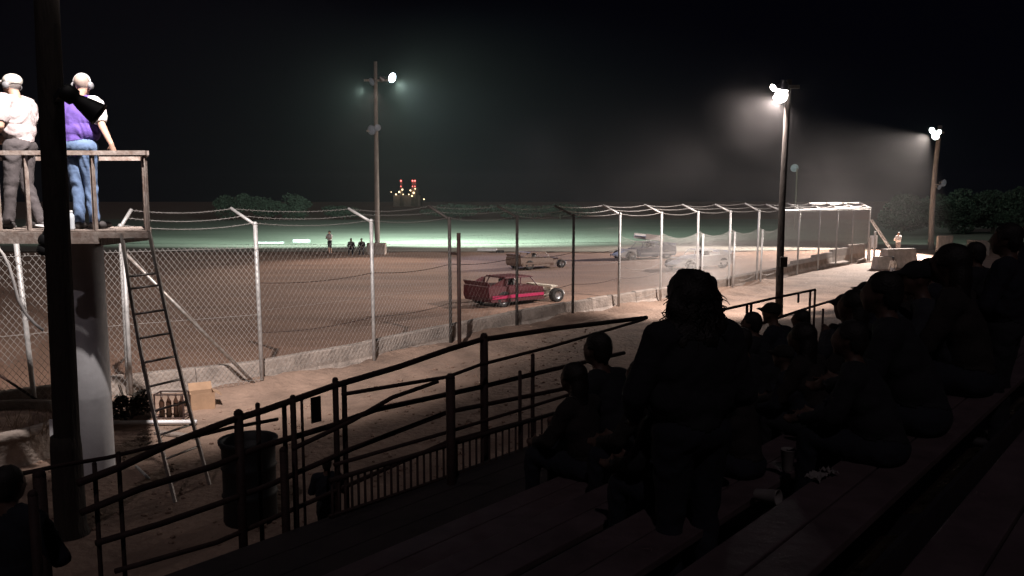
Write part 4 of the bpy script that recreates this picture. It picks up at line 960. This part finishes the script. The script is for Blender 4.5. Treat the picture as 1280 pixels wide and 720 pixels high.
# infield people
t, _ = person('man in a white shirt and dark shorts standing alone in the infield', G(412.5, 317), R(150), stand(elL=(-.27, .1, 1.15), wrL=(-.1, .25, 1.2), elR=(.27, .1, 1.15), wrR=(.1, .25, 1.2)), dict(skin=SKIN, shirt=WHC, pants=DK, shoe=SHOE, hair=HAIRD), hair='short', voxel=.022, build=1.1, sleeve='short', shortpants=True, s=.84)
t, _ = person('flagman in a white shirt standing beyond the concrete block at the fence end', G(1122, 320) + Vector((0, 0, 0)), R(110), stand(elL=(-.27, .1, 1.15), wrL=(-.1, .28, 1.2), elR=(.27, .1, 1.15), wrR=(.1, .28, 1.2)), dict(skin=SKIN, shirt=WHC, pants=GRYC, shoe=SHOE, hair=HAIRD), hair='short', voxel=.022, build=1.15, s=P(1122, 290, G(1122, 320).y).z / 1.75)
t, _ = person('small dark figure standing before the pale concrete block', G(1115, 352), R(10), stand(), dict(skin=SKIND, shirt=TANC, pants=GRYC, shoe=SHOE, hair=HAIRD), hair='short', voxel=.022, s=P(1115, 321, G(1115, 352).y).z / 1.75)
for px, lb in ((440, 'small seated figure low on the infield, just left of the pole block'), (453, 'second small seated figure beside the pole block')):
    t = protos['a']; o = copy_tree(t); g_ = G(px, 320); o.location = (g_.x, g_.y, .4); o.rotation_euler = (0, 0, R(180)); o.scale = (.8,) * 3; tag(o, lb, 'person', 'seated people by the infield pole')

# drifting dust over the far turn
bm = B(); bmesh.ops.create_icosphere(bm, subdivisions=3, radius=1, matrix=Matrix.Translation((10, 42, 4.2)) @ Matrix.Diagonal((20, 17, 4.1, 1)))
dc = obj('dust_or_halo', bm, []); dm = bpy.data.materials.new('drifting_dust'); dm.use_nodes = True; n = dm.node_tree; n.nodes.remove(n.nodes['Principled BSDF'])
pv = n.nodes.new('ShaderNodeVolumePrincipled'); pv.inputs['Color'].default_value = (.85, .8, .8, 1); pv.inputs['Anisotropy'].default_value = .2
tc = n.nodes.new('ShaderNodeTexCoord'); nz = n.nodes.new('ShaderNodeTexNoise'); nz.inputs['Scale'].default_value = .16; nz.inputs['Detail'].default_value = 3
n.links.new(tc.outputs['Object'], nz.inputs['Vector'])
rp_ = n.nodes.new('ShaderNodeMapRange'); rp_.inputs['From Min'].default_value = .47; rp_.inputs['From Max'].default_value = .75; rp_.inputs['To Max'].default_value = 1
n.links.new(nz.outputs['Fac'], rp_.inputs['Value'])
# fades to nothing at the rim of the cloud
mp = n.nodes.new('ShaderNodeMapping'); mp.inputs['Location'].default_value = (-10 / 20, -42 / 17, -4.2 / 4.1); mp.inputs['Scale'].default_value = (1 / 20, 1 / 17, 1 / 4.1); n.links.new(tc.outputs['Object'], mp.inputs[0])
ln = n.nodes.new('ShaderNodeVectorMath'); ln.operation = 'LENGTH'; n.links.new(mp.outputs[0], ln.inputs[0])
r2_ = n.nodes.new('ShaderNodeMapRange'); r2_.inputs['From Min'].default_value = 1.0; r2_.inputs['From Max'].default_value = .3; r2_.inputs['To Max'].default_value = .005
n.links.new(ln.outputs['Value'], r2_.inputs['Value'])
mu = n.nodes.new('ShaderNodeMath'); mu.operation = 'MULTIPLY'; n.links.new(rp_.outputs[0], mu.inputs[0]); n.links.new(r2_.outputs[0], mu.inputs[1]); n.links.new(mu.outputs[0], pv.inputs['Density'])
n.links.new(pv.outputs[0], n.nodes['Material Output'].inputs['Volume']); dc.data.materials.append(dm); tag(dc, 'pale drifting dust hanging in the air over the far turn', 'dust', kind='stuff')

bm = B(); bmesh.ops.create_icosphere(bm, subdivisions=3, radius=1, matrix=Matrix.Translation(LR) @ Matrix.Diagonal((2.6, 2.4, 2.2, 1)))  # added scattering volume, shaped to give the near right lamp its halo
d2 = obj('dust_or_halo', bm, []); m2_ = dm.copy(); m2_.name = 'lamp_halo'; n = m2_.node_tree
for nd in n.nodes:
    if nd.type == 'MAPPING': nd.inputs['Location'].default_value = (-LR.x / 2.6, -LR.y / 2.4, -LR.z / 2.2); nd.inputs['Scale'].default_value = (1 / 2.6, 1 / 2.4, 1 / 2.2)
    if nd.type == 'TEX_NOISE': nd.inputs['Scale'].default_value = .9
    if nd.type == 'MAP_RANGE':
        if abs(nd.inputs['From Min'].default_value - 1) < .01: nd.inputs['To Max'].default_value = .022; nd.inputs['From Max'].default_value = 0
        else: nd.inputs['From Min'].default_value = .25
d2.data.materials.append(m2_); tag(d2, 'added haze volume that makes the halo around the glaring near right lamp', 'dust', kind='stuff')

# ------------------------------------------------------------------ haze in the air
bm = B(); box(bm, (0, 230, 8.2), (700, 500, 18.4 + 2)); hz = obj('haze', bm, []); 
hm = bpy.data.materials.new('dusty_air'); hm.use_nodes = True; n = hm.node_tree; n.nodes.remove(n.nodes['Principled BSDF']); pv_ = n.nodes.new('ShaderNodeVolumePrincipled'); pv_.inputs['Density'].default_value = HAZE; pv_.inputs['Color'].default_value = (.9, .88, .88, 1); pv_.inputs['Anisotropy'].default_value = .35
n.links.new(pv_.outputs[0], n.nodes['Material Output'].inputs['Volume']); hz.data.materials.append(hm); tag(hz, kind='stuff')
